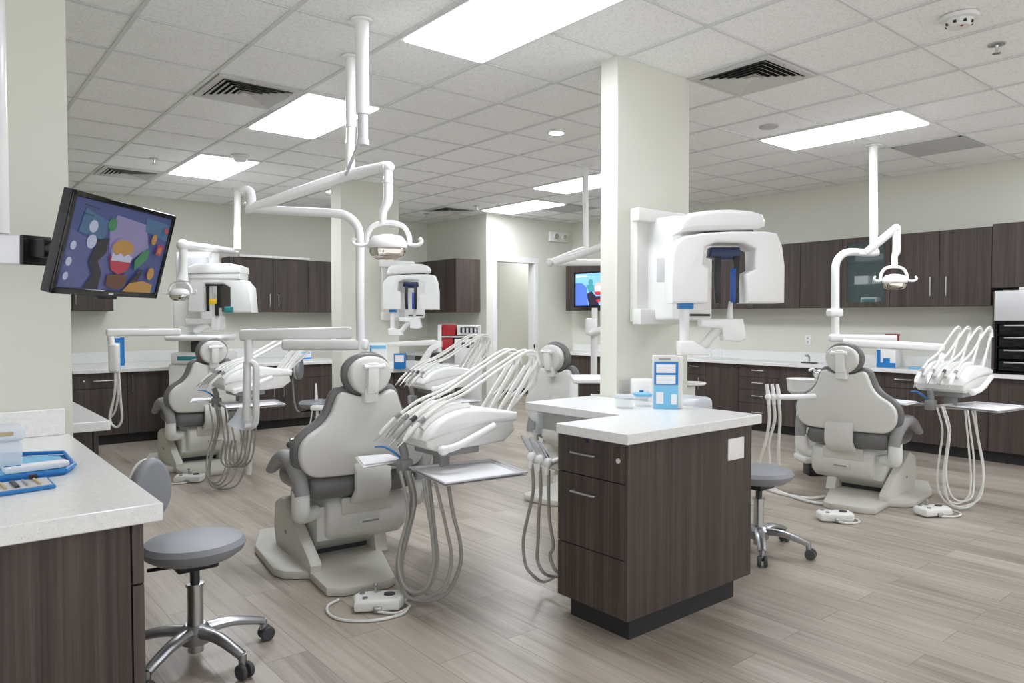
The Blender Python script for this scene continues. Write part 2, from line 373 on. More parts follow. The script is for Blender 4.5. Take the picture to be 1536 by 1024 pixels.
for x, y, l in ((1495, 67, 'sprinkler head under the smoke detector at the right'), (231, 238, 'sprinkler head between the left vent and the far left light panel'), (715, 309, 'tiny sprinkler head left of the doorway light'), (640, 321, 'tiny sprinkler head near the far small vent')):
    p = onz(x, y, ZC); r = thing('sprinkler', l, 'sprinkler', p)
    MB().lathe([(.03, -.006), (.045, -.003), (.045, .002), (.02, .002)], p, 16).build('flange', 'steel', r)
    MB().lathe([(.022, -.052), (.022, -.049), (.007, -.046), (.007, -.02), (.012, -.004)], p, 12).build('deflector', 'steel', r)

# ------------------------------------------------------------------ cabinets: boxes named by what they face
class Front:
    """a = along the wall, o = out of the wall towards the room from the front plane, z up"""
    def __init__(s, face, plane): s.f, s.p = face, plane
    def box(s, mb, a0, a1, o0, o1, z0, z1, bev=0, mat=0, seg=2):
        if s.f == 'Y': return mb.box(min(a0, a1), max(a0, a1), s.p-o1, s.p-o0, z0, z1, bev, seg, mat)
        return mb.box(s.p-o1, s.p-o0, min(a0, a1), max(a0, a1), z0, z1, bev, seg, mat)
    def pt(s, a, o, z): return Vector((a, s.p-o, z)) if s.f == 'Y' else Vector((s.p-o, a, z))
def pull(F, a, z, L, vert, parent, r=.006, name='handle', m='steel'):
    d = .028
    if vert: P = [F.pt(a, 0, z-L/2), F.pt(a, d, z-L/2), F.pt(a, d, z+L/2), F.pt(a, 0, z+L/2)]
    else: P = [F.pt(a-L/2, 0, z), F.pt(a-L/2, d, z), F.pt(a+L/2, d, z), F.pt(a+L/2, 0, z)]
    a_, b_ = P[1], P[2]; e = (b_-a_).normalized()*.012
    path = [P[0], P[0].lerp(P[1], .6), P[1]+e, b_-e, P[3].lerp(P[2], .6), P[3]]
    return MB().tube(path, r, 8, 3).build(name, m, parent)
def cabinet(name, label, F, a0, a1, z0, z1, depth, fronts, cat='cabinet', group=None, toe=0, m='wood', shell=True):
    """fronts: list of (kind, a0, a1, z0, z1, handle or None[, knob]) ; handle = (vert, a, z, L)"""
    r = thing(name, label, cat, F.pt((a0+a1)/2, -depth/2, z0 if not toe else 0), group)
    a0, a1 = min(a0, a1), max(a0, a1)
    if shell: F.box(MB(), a0, a1, -depth, -.019, z0, z1).build('carcass', m, r)
    if toe: F.box(MB(), a0, a1, -depth, -.075, 0, z0).build('toe_kick', 'toe', r)
    for f in fronts:
        k, b0, b1, y0, y1, h = f[:6]; g = .0022
        d = F.box(MB(), min(b0, b1)+g, max(b0, b1)-g, -.019, 0, y0+g, y1-g, .0015, 0, 1).build(k, m, r)
        if h: pull(F, h[1], h[2], h[3], h[0], d)
        if len(f) > 6:
            q = F.pt(f[6][0], 0, f[6][1]); ax = Matrix.Translation(q) @ (Matrix.Rotation(PI/2, 4, 'X') if F.f == 'Y' else Matrix.Rotation(-PI/2, 4, 'Y'))
            MB().lathe([(.011, 0), (.011, .006), (.006, .008)], seg=16, mtx=ax).build('lock', f[7] if len(f) > 7 else 'steel', d)
    return r

# --- right wall
FR = Front('X', 8.08); ZT = .83
def yR(x, y=555): return onX(x, y, 8.08).y
ya = [7.5, yR(1058), yR(1108), yR(1169), yR(1215), yR(1327), yR(1484), 1.35]
hz = lambda x, y: (onX(x, y, 8.08).y, onX(x, y, 8.08).z)
zb = .11
def stack(b0, b1, zs): return [('drawer', b0, b1, zs[i], zs[i+1], (False, (b0+b1)/2, (zs[i]+zs[i+1])/2+.01, .15)) for i in range(len(zs)-1)]
zd = ZT-.165
cabinet('base_cabinet', 'dark base cabinet with one drawer over a door, beside the pillar on the right wall', FR, 6.3, ya[1], zb, ZT, .40,
        [('drawer', 6.3, ya[1], zd, ZT, (False, ya[1]+.17, ZT-.06, .14)), ('door', 6.3, ya[1], zb, zd, (True, ya[1]+.09, zd-.12, .15))], group='base cabinets on the right wall', toe=1)
cabinet('base_cabinet', 'dark hinged base cabinet left of the four-drawer stack', FR, ya[1], ya[2], zb, ZT, .40, [('door', ya[1], ya[2], zb, ZT, None)], group='base cabinets on the right wall', toe=1)
cabinet('base_cabinet', 'dark base cabinet of four stacked drawers with short pulls', FR, ya[2], ya[3], zb, ZT, .40, stack(ya[2], ya[3], [zb, .35, .52, .675, ZT]), group='base cabinets on the right wall', toe=1)
cabinet('base_cabinet', 'plain dark base cabinet between the drawer stack and the right dental chair', FR, ya[3], ya[4], zb, ZT, .40, [('door', ya[3], ya[4], zb, ZT, None)], group='base cabinets on the right wall', toe=1)
cabinet('base_cabinet', 'dark base cabinet half hidden behind the right dental chair', FR, ya[4], ya[5], zb, ZT, .40, [('door', ya[4], (ya[4]+ya[5])/2, zb, ZT, None), ('door', (ya[4]+ya[5])/2, ya[5], zb, ZT, None)], group='base cabinets on the right wall', toe=1)
cabinet('base_cabinet', 'dark base cabinet with a top drawer, behind the right instrument unit', FR, ya[5], ya[6], zb, ZT, .40,
        [('drawer', ya[5], ya[6], zd, ZT, (False, hz(1353, 565)[0]-.02, ZT-.07, .16)), ('door', ya[5], ya[6], zb, zd, None)], group='base cabinets on the right wall', toe=1)
cabinet('base_cabinet', 'plain dark base cabinet at the right edge under the black shelf stack', FR, ya[6], ya[7], zb, ZT, .40, [('door', ya[6], (ya[6]+ya[7])/2, zb, ZT, None), ('door', (ya[6]+ya[7])/2, ya[7], zb, ZT, None)], group='base cabinets on the right wall', toe=1)
cabinet('base_cabinet', 'dark base cabinet behind the reclined chair beyond the pillar', FR, 8.70, 6.3, zb, ZT, .40, [('door', 8.70, 7.5, zb, ZT, None), ('door', 7.5, 6.3, zb, ZT, None)], group='base cabinets on the right wall', toe=1)
w = thing('worktop', 'long white quartz worktop along the right wall', 'worktop', (8.2, 5, ZT))
MB().box(8.03, XR-.001, 1.3, 8.70, ZT, ZT+.04, .004, 1).build('slab', 'quartz', w)
MB().box(XR-.02, XR-.001, 1.3, 8.70, ZT+.04, ZT+.16, .003, 1).build('backsplash', 'quartz', w)
# uppers
XU = 8.17; FU = Front('X', XU)
yu = lambda x: onX(x, 400, XU).y
U = [8.56, 7.7, 6.9, 6.2, 5.65, 5.15, yu(1200.5), yu(1263), yu(1335), yu(1409), yu(1487.5)]
uz0, uz1 = 1.53, 2.305
names = ['dark wall cabinet at the far end beside the doorway wall', 'dark wall cabinet behind the far colourful screen', 'dark wall cabinet hidden behind the pillar', 'dark wall cabinet just right of the pillar', 'dark wall cabinet behind the pillar-mounted x-ray arch',
         'dark wall cabinet right of the pillar-mounted x-ray arch', 'dark wall cabinet left of the glass-fronted one', None, 'dark wall cabinet right of the glass-fronted one, handle at its right', 'dark wall cabinet with handle at its left, before the tall right-hand one']
for i in range(10):
    if i == 7: continue
    b0, b1 = U[i], U[i+1]; h = None
    if i == 8: h = (True, b1+.075, 1.73, .19)
    if i == 9: h = (True, b0-.075, 1.73, .19)
    cabinet('wall_cabinet', names[i], FU, b0, b1, uz0, uz1, XR-XU-.001, [('door', b0, b1, uz0, uz1, h)], group='wall cabinets on the right wall')
b0, b1 = U[10], 1.3
cabinet('wall_cabinet', 'shorter dark wall cabinet at the right edge above the white-fronted box', FU, b0, b1, 1.70, uz1+.02, XR-XU-.001, [('door', b0, (b0+b1)/2, 1.70, uz1+.02, None), ('door', (b0+b1)/2, b1, 1.70, uz1+.02, None)], group='wall cabinets on the right wall')
# glass fronted cabinet
b0, b1 = U[8], U[7]
g = thing('wall_cabinet', 'glass-fronted wall cabinet behind the right-hand lamp', 'cabinet', (XU+.15, (b0+b1)/2, uz0))
MB().box(XU+.02, XR-.002, b0, b0+.018, uz0, uz1).box(XU+.02, XR-.002, b1-.018, b1, uz0, uz1).box(XU+.02, XR-.002, b0, b1, uz0, uz0+.018).box(XU+.02, XR-.002, b0, b1, uz1-.018, uz1).box(XR-.012, XR-.002, b0, b1, uz0, uz1).build('carcass', 'wood', g)
MB().box(XU+.04, XR-.012, b0+.018, b1-.018, 1.77, 1.785).box(XU+.04, XR-.012, b0+.018, b1-.018, 2.03, 2.045).build('shelf', 'glass', g)
fw = .055
d = MB().box(XU, XU+.02, b0+.002, b0+fw, uz0, uz1).box(XU, XU+.02, b1-fw, b1-.002, uz0, uz1).box(XU, XU+.02, b0+fw, b1-fw, uz0, uz0+fw).box(XU, XU+.02, b0+fw, b1-fw, uz1-fw, uz1).build('door', 'wood', g)
MB().box(XU+.008, XU+.012, b0+fw, b1-fw, uz0+fw, uz1-fw).build('pane', 'glass', d)
ym = (b0+b1)/2
one('model_box', MB().box(XU+.06, XU+.18, ym-.10, ym+.08, uz0+.019, uz0+.11, .01).box(XU+.055, XU+.06, ym-.08, ym+.06, uz0+.04, uz0+.09, mat=1), ['white', 'teal'], 'white and green box at the bottom of the glass cabinet', 'box')
one('paper_stack', MB().box(XU+.06, XU+.25, ym+.0, ym+.15, 1.786, 1.88, .003).box(XU+.06, XU+.25, ym-.14, ym-.05, 1.786, 1.84, .003), 'paper', 'pale papers on the middle shelf of the glass cabinet', 'papers')
one('storage_bin', MB().box(XU+.08, XU+.25, ym-.16, ym+.16, 2.046, 2.12, .01), 'grey2', 'grey bin on the top shelf of the glass cabinet', 'bin')

# --- back wall
YF = 9.05; FB = Front('Y', YF); ZB = .805
xB = lambda x: onY(x, 560, YF).x
X_ = [.45, xB(112), xB(191), xB(254), xB(330), xB(416), xB(470), xB(516), 5.3]
cabinet('base_cabinet', 'dark base cabinet with a round lock and one drawer, left end of the back wall', FB, X_[1], X_[2], zb, ZB, 1.3,
        [('drawer', X_[1], X_[2], ZB-.17, ZB, (False, xB(156), ZB-.085, .2), (xB(125.5), ZB-.085)), ('door', X_[1], X_[2], zb, ZB-.17, None)], group='base cabinets on the back wall', toe=1)
cabinet('base_cabinet', 'dark base cabinet with one tall door left of the left dental chair', FB, X_[2], X_[3], zb, ZB, 1.3, [('door', X_[2], X_[3], zb, ZB, (True, xB(198), ZB-.13, .18))], group='base cabinets on the back wall', toe=1)
cabinet('base_cabinet', 'dark base cabinet hidden behind the left dental chair', FB, X_[3], X_[4], zb, ZB, 1.3, [('door', X_[3], X_[4], zb, ZB, None)], group='base cabinets on the back wall', toe=1)
cabinet('base_cabinet', 'dark base cabinet behind the left instrument unit', FB, X_[4], X_[5], zb, ZB, 1.3, [('drawer', X_[4], X_[5], ZB-.17, ZB, None), ('door', X_[4], X_[5], zb, ZB-.17, (True, X_[5]-.05, ZB-.3, .18))], group='base cabinets on the back wall', toe=1)
cabinet('base_cabinet', 'dark base cabinet with a drawer, behind the far small stool', FB, X_[5], X_[7], zb, ZB, 1.3,
        [('drawer', X_[5], X_[7], ZB-.17, ZB, (False, xB(436), ZB-.08, .24)), ('door', X_[5], X_[6], zb, ZB-.17, (True, xB(424.5), ZB-.3, .18)), ('door', X_[6], X_[7], zb, ZB-.17, None)], group='base cabinets on the back wall', toe=1)
w = thing('worktop', 'white quartz worktop along the back wall', 'worktop', (3, 9.7, ZB))
MB().box(X_[1]-.02, X_[7]+.02, YF-.03, YB-.001, ZB, ZB+.04, .004, 1).build('slab', 'quartz', w)
MB().box(X_[1]-.02, X_[7]+.02, YB-.02, YB-.001, ZB+.04, ZB+.18, .003, 1).build('backsplash', 'quartz', w)
YU = 10.05; FBU = Front('Y', YU); xU = lambda x: onY(x, 430, YU).x
bz0, bz1 = onY(430, 468, YU).z, onY(430, 389, YU).z
hzz = (onY(410, 451, YU).z)
for a, b, l, h in ((xU(345), xU(351), 'narrow dark filler panel at the left of the back wall cabinets', None), (xU(351), xU(409.5), 'dark wall cabinet right of the left x-ray arch, handle at its right', (True, xU(404), hzz, .17)),
                   (xU(409.5), xU(462.5), 'dark wall cabinet in the middle of the back wall, handle at its left', (True, xU(417), hzz, .17)), (xU(462.5), xU(512), 'dark wall cabinet touching the far pillar in view', (True, xU(504), hzz, .17)),
                   (xU(512), 5.9, 'dark wall cabinet beyond the far pillar on the back wall', None)):
    if 'filler' in l: cabinet('wall_cabinet', l, FBU, a, b, bz0, bz1, YB-YU-.001, [('panel', a, b, bz0, bz1, None)], group='wall cabinets on the back wall')
    else: cabinet('wall_cabinet', l, FBU, a, b, bz0, bz1, YB-YU-.001, [('door', a, b, bz0, bz1, h)], group='wall cabinets on the back wall')
cabinet('wall_cabinet', 'dark wall cabinet peeking out below the tilted screen', FBU, .9, xU(170), bz0, bz1-.05, YB-YU-.001, [('door', .9, xU(108), bz0, bz1-.05, None), ('door', xU(108), xU(170), bz0, bz1-.05, (True, xU(113), hzz, .17))])
one('strip_light', MB().box(xU(358), xU(463), YU-.05, YU+.03, bz1, bz1+.035, .008), 'white', 'slim white light bar on top of the back wall cabinets', 'strip light')

# --- niche cabinets left of the doorway
FN = Front('X', 6.25)
cabinet('wall_cabinet', 'wall cabinet with a pale side panel left of the doorway', FN, 8.90, YB, 1.50, 2.30, .445, [('door', 8.90, 9.65, 1.5, 2.3, (True, 9.55, 1.62, .16)), ('door', 9.65, YB, 1.5, 2.3, None)])
FN2 = Front('X', 6.05)
cabinet('base_cabinet', 'dark base cabinet in the niche left of the doorway', FN2, 8.95, YB-.002, .1, .83, .64, [('door', 8.95, 9.65, .1, .83, None), ('door', 9.65, YB-.002, .1, .83, None)], toe=1)
w = thing('worktop', 'short white worktop in the niche left of the doorway', 'worktop', (6.3, 9.6, .83)); MB().box(6.02, 6.699, 8.92, YB-.001, .83, .87, .004, 1).build('slab', 'quartz', w)

# --- left foreground counter
FL = Front('Y', 2.09); ZL = .92
r = cabinet('base_cabinet', 'large dark foreground cabinet at the lower left', FL, -1.2, .462, .1, ZL-.05, 1.43, [('panel', -1.2, .43, .1, ZL-.05, None), ('panel', .43, .462, .1, .70, None), ('panel', .43, .462, .70, ZL-.05, None)], toe=1)
w = thing('worktop', 'speckled white worktop in the left foreground', 'worktop', (0, 2.8, ZL-.05))
MB().box(-1.25, .497, 2.04, 3.529, ZL-.048, ZL, .003, 1).build('slab', 'quartz', w)
MB().box(-1.25, onY(97, 612, 3.51).x, 3.505, 3.529, ZL, onY(97, 612, 3.51).z, .003, 1).build('backsplash', 'quartz', w)
# second bench beyond the partition
FL2 = Front('Y', 3.95)
cabinet('base_cabinet', 'dark cabinet just beyond the left partition wall', FL2, -.5, .68, .1, .87, 1.2, [('panel', -.5, .655, .1, .87, None), ('panel', .655, .68, .62, .87, None), ('panel', .655, .68, .1, .62, None)], toe=1)
w = thing('worktop', 'white worktop just beyond the left partition wall', 'worktop', (0, 4.5, .87))
MB().box(-.6, .72, 3.89, 5.25, .87, .915, .003, 1).build('slab', 'quartz', w)

# --- island with drawers
IX0, IX1, IY0, IY1 = 2.335, 3.27, 2.075, 2.50
FI = Front('X', IX0)
isl = cabinet('island_cabinet', 'dark island cabinet with two pull handles in the foreground', FI, IY0+.004, IY1, .10, .872, IX1-IX0, [
    ('drawer', IY0+.004, IY1, .69, .872, (False, onX(879, 682, IX0).y, onX(879, 680, IX0).z, .145), (onX(928, 691, IX0).y, onX(928, 691, IX0).z), 'cream'),
    ('drawer', IY0+.004, IY1, .36, .69, (False, onX(879, 740, IX0).y, onX(879, 739, IX0).z, .145)),
    ('drawer', IY0+.004, IY1, .10, .36, None)])
MB().box(IX0+.0, IX1, IY0-.012, IY0+.004, .10, .872, .001, 1).build('side_panel', 'wood', isl)
MB().box(IX0+.05, IX1-.1, IY0+.02, IY1-.04, 0, .10).build('toe_kick', 'toe', isl)
q = onX(880.5, 661, IX0); MB().lathe([(.009, 0), (.009, .004), (.004, .005)], seg=16, mtx=Matrix.Translation((IX0, q.y, q.z)) @ Matrix.Rotation(-PI/2, 4, 'Y')).build('round_sticker', 'navy', isl)
a_, b_ = onY(1091, 691, IY0-.012), onY(1115, 654, IY0-.012)
one('blank_wall_plate', MB().box(a_.x, b_.x, IY0-.018, IY0-.012, a_.z, b_.z, .003, 2), 'white', 'square white blank plate on the side of the island cabinet', 'wall plate')
w = thing('worktop', 'L-shaped white worktop on the island around the pillar', 'worktop', (2.8, 2.5, .872))
MB().prism([(2.285, 2.02), (3.29, 2.02), (3.29, 3.008), (3.29, 3.2), (2.735, 3.2), (2.735, 2.455), (2.285, 2.455)], .874, .92, 'z', .003, 1).build('slab', 'quartz', w)
FI2 = Front('X', 2.98)
cabinet('base_cabinet', 'dark cabinet under the rear of the island worktop', FI2, 2.515, 3.18, .1, .872, .30, [('door', 2.515, 3.18, .1, .872, None)], toe=1)
MB().box(2.78, 2.80, 2.52, 3.15, .77, .873, .003, 1).build('apron', 'return', w)

# ------------------------------------------------------------------ dental chair
def chair(label, loc, rz=0, sx=1):
    r = thing('dental_chair', label, 'dental chair', loc, 'dental chairs', rz, sx)
    B = lambda mb, n, m, p=r: mb.build(n, m, p, True)
    base = B(MB().prism([(-.33, .0), (-.34, -.29), (-.27, -.34), (-.03, -.365), (.02, -.33), (.17, .2), (.20, .95), (-.33, .95), (-.45, .62), (-.475, .16), (-.44, .07)], .0, .048, 'z', .012, 2), 'base_plate', 'base')
    cov = B(MB().prism([(-.035, .04), (.58, .04), (.62, .15), (.597, .295), (.575, .312), (.475, .352), (.435, .346), (-.012, .105), (-.035, .08)], -.335, -.270, 'x', .008, 2), 'side_cover', 'base')
    MB().lathe([(.012, 0), (.010, .004), (.004, .003)], (0, 0, 0), 12, 0, Matrix.Translation((-.336, .38, .17)) @ Matrix.Rotation(-PI/2, 4, 'Y')).build('cap_screw', 'grey2', cov, True)
    B(MB().prism([(.12, .04), (.62, .04), (.62, .24), (.3, .24), (.17, .19)], .11, .19, 'x', .012, 2), 'inner_cover', 'base')
    B(MB().box(-.20, .11, .25, .9, .045, .22, .01), 'lift_pit', 'dark')
    B(MB().prism([(.12, .35), (.55, .33), (.60, .10), (.22, .085), (.12, .16)], -.245, .12, 'x', .015, 2), 'lift_arm', 'cream')
    hs = B(MB().prism([(.12, .405), (.075, .36), (.065, .28), (.085, .19), (.15, .135), (.30, .13), (.36, .20), (.38, .405)], -.20, .29, 'x', .03, 3), 'seat_housing', 'cream')
    MB().box(-.02, .12, .058, .075, .235, .262, .004).box(.0, .10, .055, .06, .243, .254, .002, 1, 1).build('name_plate', ['cream', 'grey2'], hs, True)
    MB().box(-.12, .19, .062, .08, .30, .398, .012).build('recess_panel', 'base', hs, True)
    B(MB().box(-.32, .31, .015, .60, .405, .55, .06, 4), 'seat', 'grey')
    B(MB().prism([(.50, .50), (.58, .54), (.66, .50), (.74, .30), (.80, .14), (.74, .11), (.66, .25), (.58, .42)], -.20, .20, 'x', .02, 3), 'leg_rest', 'grey')
    B(MB().prism([(-.02, .60), (-.045, .56), (-.045, .45), (.0, .385), (.055, .362), (.075, .375), (.03, .41), (-.008, .46), (-.008, .56), (.0, .60)], -.075, .135, 'x', .006, 2), 'back_strap', 'cream')
    def outline(g=0):
        h = [(0, .972), (.05, .975), (.10, .99), (.140, 1.003), (.170, .985), (.190, .935), (.212, .880), (.258, .825), (.325, .782), (.366, .735), (.378, .68), (.366, .615), (.325, .562), (.25, .54), (0, .535)]
        c = catmull([(x, z, 0) for x, z in h], 3)
        if g:
            d = []
            for i, p in enumerate(c):
                tn = c[min(i+1, len(c)-1)]-c[max(i-1, 0)]; tn.normalize(); d.append(p+Vector((-tn.y, tn.x, 0))*g)
            c = d
        R_ = [(max(p.x, 0), p.y) for p in c]
        return R_+[(-x, z) for x, z in R_[::-1] if x > 1e-4]
    lean = Matrix(((1, 0, 0, 0), (0, 1, -.10, .055), (0, 0, 1, 0), (0, 0, 0, 1)))
    sh = B(MB().prism(outline(), -.005, .05, 'y', .016, 3, 0, lean), 'back_shell', 'cream')
    B(MB().prism(outline(.030), .044, .110, 'y', .03, 4, 0, lean), 'back_cushion', 'grey')
    # headrest
    def egg(g): return [((.122+g)*math.cos(a)*(1+.10*math.sin(a)), 1.088+(.108+g)*math.sin(a)) for a in [k*2*PI/28 for k in range(28)]]
    hr = B(MB().prism(egg(0), -.03, .03, 'y', .018, 3, 0, lean), 'headrest_shell', 'cream')
    B(MB().prism(egg(.024), .024, .085, 'y', .028, 4, 0, lean), 'headrest_cushion', 'grey')
    br = B(MB().box(-.032, .032, -.062, -.02, .99, 1.16, .008, 2, 0, lean).box(-.04, .04, -.045, .02, .94, 1.02, .008, 2, 0, lean), 'headrest_bracket', 'white2')
    MB().tube([(-.055, -.11, 1.14), (.055, -.11, 1.14)], .014, 12, 1).ell((.058, -.11, 1.14), (.014, .017, .017), 12).build('lock_knob', 'white', br, True)
    for s in (-1, 1):
        ar = B(MB().tube([(s*.355, .03, .45), (s*.36, .05, .53), (s*.37, .10, .60), (s*.375, .22, .635), (s*.37, .36, .60), (s*.365, .55, .51)], [.042, .044, .05, .05, .05, .034], 14, 5, sec=(.8, 1.0), up=(0, 1, 0)), 'armrest', 'grey2')
        MB().tube([(s*.355, .05, .47), (s*.352, .06, .36), (s*.33, .10, .325), (s*.24, .14, .325)], [.048, .05, .045, .042], 12, 4).build('arm_bracket', 'white2', ar, True)
    return r
C1 = Vector((1.945, 3.65, 0)); C2 = Vector((2.15, 7.03, 0)); C3 = Vector((5.55, 2.70, 0)); C4 = Vector((3.98, 4.27, 0))
chair('grey and cream dental chair nearest the viewer, left of centre', C1, math.radians(-5))
chair('grey and cream dental chair at the back left before the floor-standing x-ray', C2)
chair('grey and cream dental chair at the right beside the white bowl', C3, -PI/2+math.radians(5), -1)
chair('grey and cream dental chair beyond the pillar, mostly hidden by the island', C4, -PI/2, -1)

def foot_control(label, x, y, rz, cord):
    r = thing('foot_control', label, 'foot control', (x, y, 0), 'foot controls', rz)
    MB().prism([(-.11, -.065), (.10, -.075), (.125, -.02), (.115, .07), (-.09, .075), (-.12, .03)], .004, .062, 'z', .018, 3).build('body', 'white2', r, True)
    MB().lathe([(.028, 0), (.026, .01), (.01, .012)], (.055, 0, .06), 18, sy=.75).build('pedal', 'dark', r, True)
    for px_, py_ in ((-.075, .03), (-.06, -.035), (.0, .05)): MB().lathe([(.014, 0), (.013, .008), (.005, .009)], (px_, py_, .06), 14).build('button', 'alu', r, True)
    MB().tube([(-.01, .035, .06), (-.012, .035, .10)], .006, 8, 1).ell((-.012, .035, .102), (.011, .011, .009), 10).build('joystick', 'alu', r, True)
    MB().box(-.02, .02, -.085, -.062, .004, .034, .006).build('cable_boot', 'alu', r, True)
    MB().tube([(0, -.08, .012)]+cord, .007, 8, 6).build('cord', 'hosew', r, True)
f = onz(567, 911, 0)
foot_control('white foot control with grey pedal in front of the nearest chair', f.x, f.y, math.radians(-30), [(.09, -.10, .008), (.15, -.03, .008), (.13, .04, .008), (.16, .08, .008)])
f = onz(284, 722, 0)
foot_control('white foot control in front of the back left chair', f.x, f.y, math.radians(-30), [(-.05, -.10, .008), (-.16, -.09, .008), (-.22, 0, .008), (-.2, .1, .008)])
f = onz(1252, 780, 0)
foot_control('small white foot control in front of the right chair base', f.x, f.y, math.radians(-45), [(.06, -.1, .008), (.14, -.06, .008), (.15, .02, .008), (.1, .1, .008)])
f = onz(1398, 772, 0)
foot_control('larger foot control right of the right chair base', f.x, f.y, math.radians(-25), [(.1, -.1, .008), (.2, -.05, .008), (.22, .06, .008), (.1, .13, .008)])
q = onz(492, 905, 0); one('floor_cable', MB().tube([onz(508, 899, .008), onz(492, 908, .008), onz(493, 920, .008), onz(512, 929, .008), onz(545, 931, .008), onz(575, 928, .008), onz(604, 920, .008), onz(612, 912, .008)], .007, 8, 6), 'hosew', 'thin pale cable curling on the floor by the nearest chair base', 'cable')

# ------------------------------------------------------------------ instrument delivery units
LOOPS = [[(609, 706), (617, 750), (605, 803), (597, 839), (598, 866), (611, 889), (634, 901), (670, 889), (690, 848), (690, 812), (679, 767), (671, 720)],
         [(614, 706), (623, 750), (612, 803), (603, 839), (606, 875), (625, 891), (647, 875), (656, 839), (652, 794), (643, 718)],
         [(611, 706), (621, 752), (609, 803), (600, 850), (607, 888), (630, 899), (665, 880), (677, 839), (670, 794), (652, 718)],
         [(600, 706), (612, 765), (601, 815), (598, 850), (606, 878), (622, 888), (640, 880), (650, 845), (648, 800), (641, 758), (635, 718)]]
DRAPE = [[tuple(Q(x, y, 3.70-.03*k-(.10 if i > 6 else .02*i)) - Vector((1.99, 3.0, 0))) for i, (x, y) in enumerate(L)] for k, L in enumerate(LOOPS)]
def unit(label, tip, dz=0, hose_floor=.05, support=None, far_tray=True, seed=1, nl=5, hm='hose', hk=1.0):
    """tip = lower front near corner of the tray head; head runs +X (back) and +Y (far)"""
    rnd = random.Random(seed); T = Vector((tip[0], tip[1], 0))
    r = thing('instrument_unit', label, 'dental instrument unit', (tip[0], tip[1]+.2, 0), 'instrument delivery units')
    P = lambda x, y, z: T+Vector((x, y, z+dz))
    mt = Matrix.Translation(P(0, 0, 0))
    W = .36
    low = [(.0, .742), (-.05, .765), (-.055, .80), (.06, .835), (.30, .86), (.50, .862), (.512, .80), (.44, .748), (.30, .742), (.06, .738)]
    top = [(-.06, .80), (-.045, .84), (.01, .885), (.08, .917), (.18, .938), (.30, .935), (.525, .898), (.52, .85), (.3, .85), (.06, .82)]
    hd = MB().prism(low, .012, W-.012, 'y', .014, 3, 0, mt).build('tray_head', 'white2', r)
    MB().prism(top, 0, W, 'y', .02, 3, 0, mt).build('head_cover', 'white', r)
    mb = MB()
    for k in range(4): y = .07+k*.075; mb.tube([P(-.045, y, .852), P(.02, y, .90), P(.13, y, .94), P(.24, y, .945)], .019, 8, 4)
    mb.build('instrument_cradle', 'white2', r)
    MB().tube([P(.02, -.035, .755), P(.10, -.055, .775), P(.32, -.05, .85)], [.02, .019, .018], 12, 4).ell(P(.02, -.025, .752), (.03, .03, .025)).build('handle', 'white', r)
    MB().box(.05, .30, .05, .30, .70, .742, .01, 2, 0, mt).box(.10, .16, .12, .2, .62, .70, .006, 2, 0, mt).build('underside_block', 'grey2', r)
    # whip arms with hoses draping to the handpieces
    for k in range(4):
        y = .07+k*.078; tx = .69+.02*(k % 2)
        wa = MB().bar(P(.49, y, .87), P(tx, y+.01, 1.13), .012, .026, .004).tube([P(tx-.005, y+.01, 1.11), P(tx+.035, y+.01, 1.165), P(tx+.02, y+.01, 1.20), P(tx-.05, y+.01, 1.205)], .009, 8, 4).build('whip_arm', 'white2', r)
        hp = [P(tx+.055, y+.01, 1.14), P(tx+.03, y+.01, 1.205), P(tx-.05, y+.008, 1.215), P(tx-.26, y, 1.12), P(tx-.46, y-.004, 1.02), P(.08, y, .965), P(-.06, y, .885)]
        MB().tube(hp, .0085, 8, 6).build('hose', 'hosew', wa)
        MB().tube([P(tx+.04, y+.02, 1.17), P(tx+.02, y+.03, 1.05), P(.60, y+.03, .95), P(.52, y+.03, .88)], .008, 8, 5).build('return_hose', 'hosew', wa)
        hd_ = MB().tube([P(-.06, y, .885), P(-.12, y, .835), P(-.15, y, .805)], [.011, .0125, .010], 10, 4).build('handpiece', ['hosew', 'hose', 'steel', 'hosew'][k], r)
        MB().tube([P(-.03, y, .905), P(-.06, y, .886)], .0125, 10, 1).build('grip', ['grey2', 'dark', 'grey2', 'grey2'][k], hd_)
        MB().tube([P(-.148, y, .807), P(-.185, y, .775)], [.007, .003], 8, 1).build('tip', 'steel', hd_)
    # post, tray, bracket table
    pc = (-.045, .235)
    MB().tube([P(pc[0]-.02, pc[1], .76), P(pc[0], pc[1], .70), P(pc[0], pc[1], .60)], [.022, .022, .02], 12, 3).box(pc[0]-.035, pc[0]+.035, pc[1]-.035, pc[1]+.035, .60, .68, .012, 2, 0, mt).build('post', 'grey2', r)
    tr = MB()
    z0 = .632; o = [(-.045, .17), (-.115, -.235), (.335, -.29), (.395, .075)]
    inn = [(-.025, .148), (-.09, -.21), (.315, -.26), (.37, .058)]
    rim = [P(x, y, z0+.012) for x, y in o]
    tr.prism(o, z0-.004, z0, 'z', .002, 1, 0, mt)
    tr.tube(rim+[rim[0]], .006, 6, 1)
    for i in range(4):
        a, b, c, d = o[i], o[(i+1) % 4], inn[(i+1) % 4], inn[i]
        tr.poly([P(a[0], a[1], z0+.012), P(b[0], b[1], z0+.012), P(c[0], c[1], z0+.002), P(d[0], d[1], z0+.002)])
    tray = tr.build('tray', 'silver', r)
    MB().prism(inn, z0+.0015, z0+.0035, 'z', 0, 1, 0, mt).build('tray_liner', 'paper', tray)
    MB().tube([P(pc[0], pc[1], .645), P(.0, .14, .625), P(.15, .0, .62)], .011, 8, 3).build('tray_arm', 'steel', r)
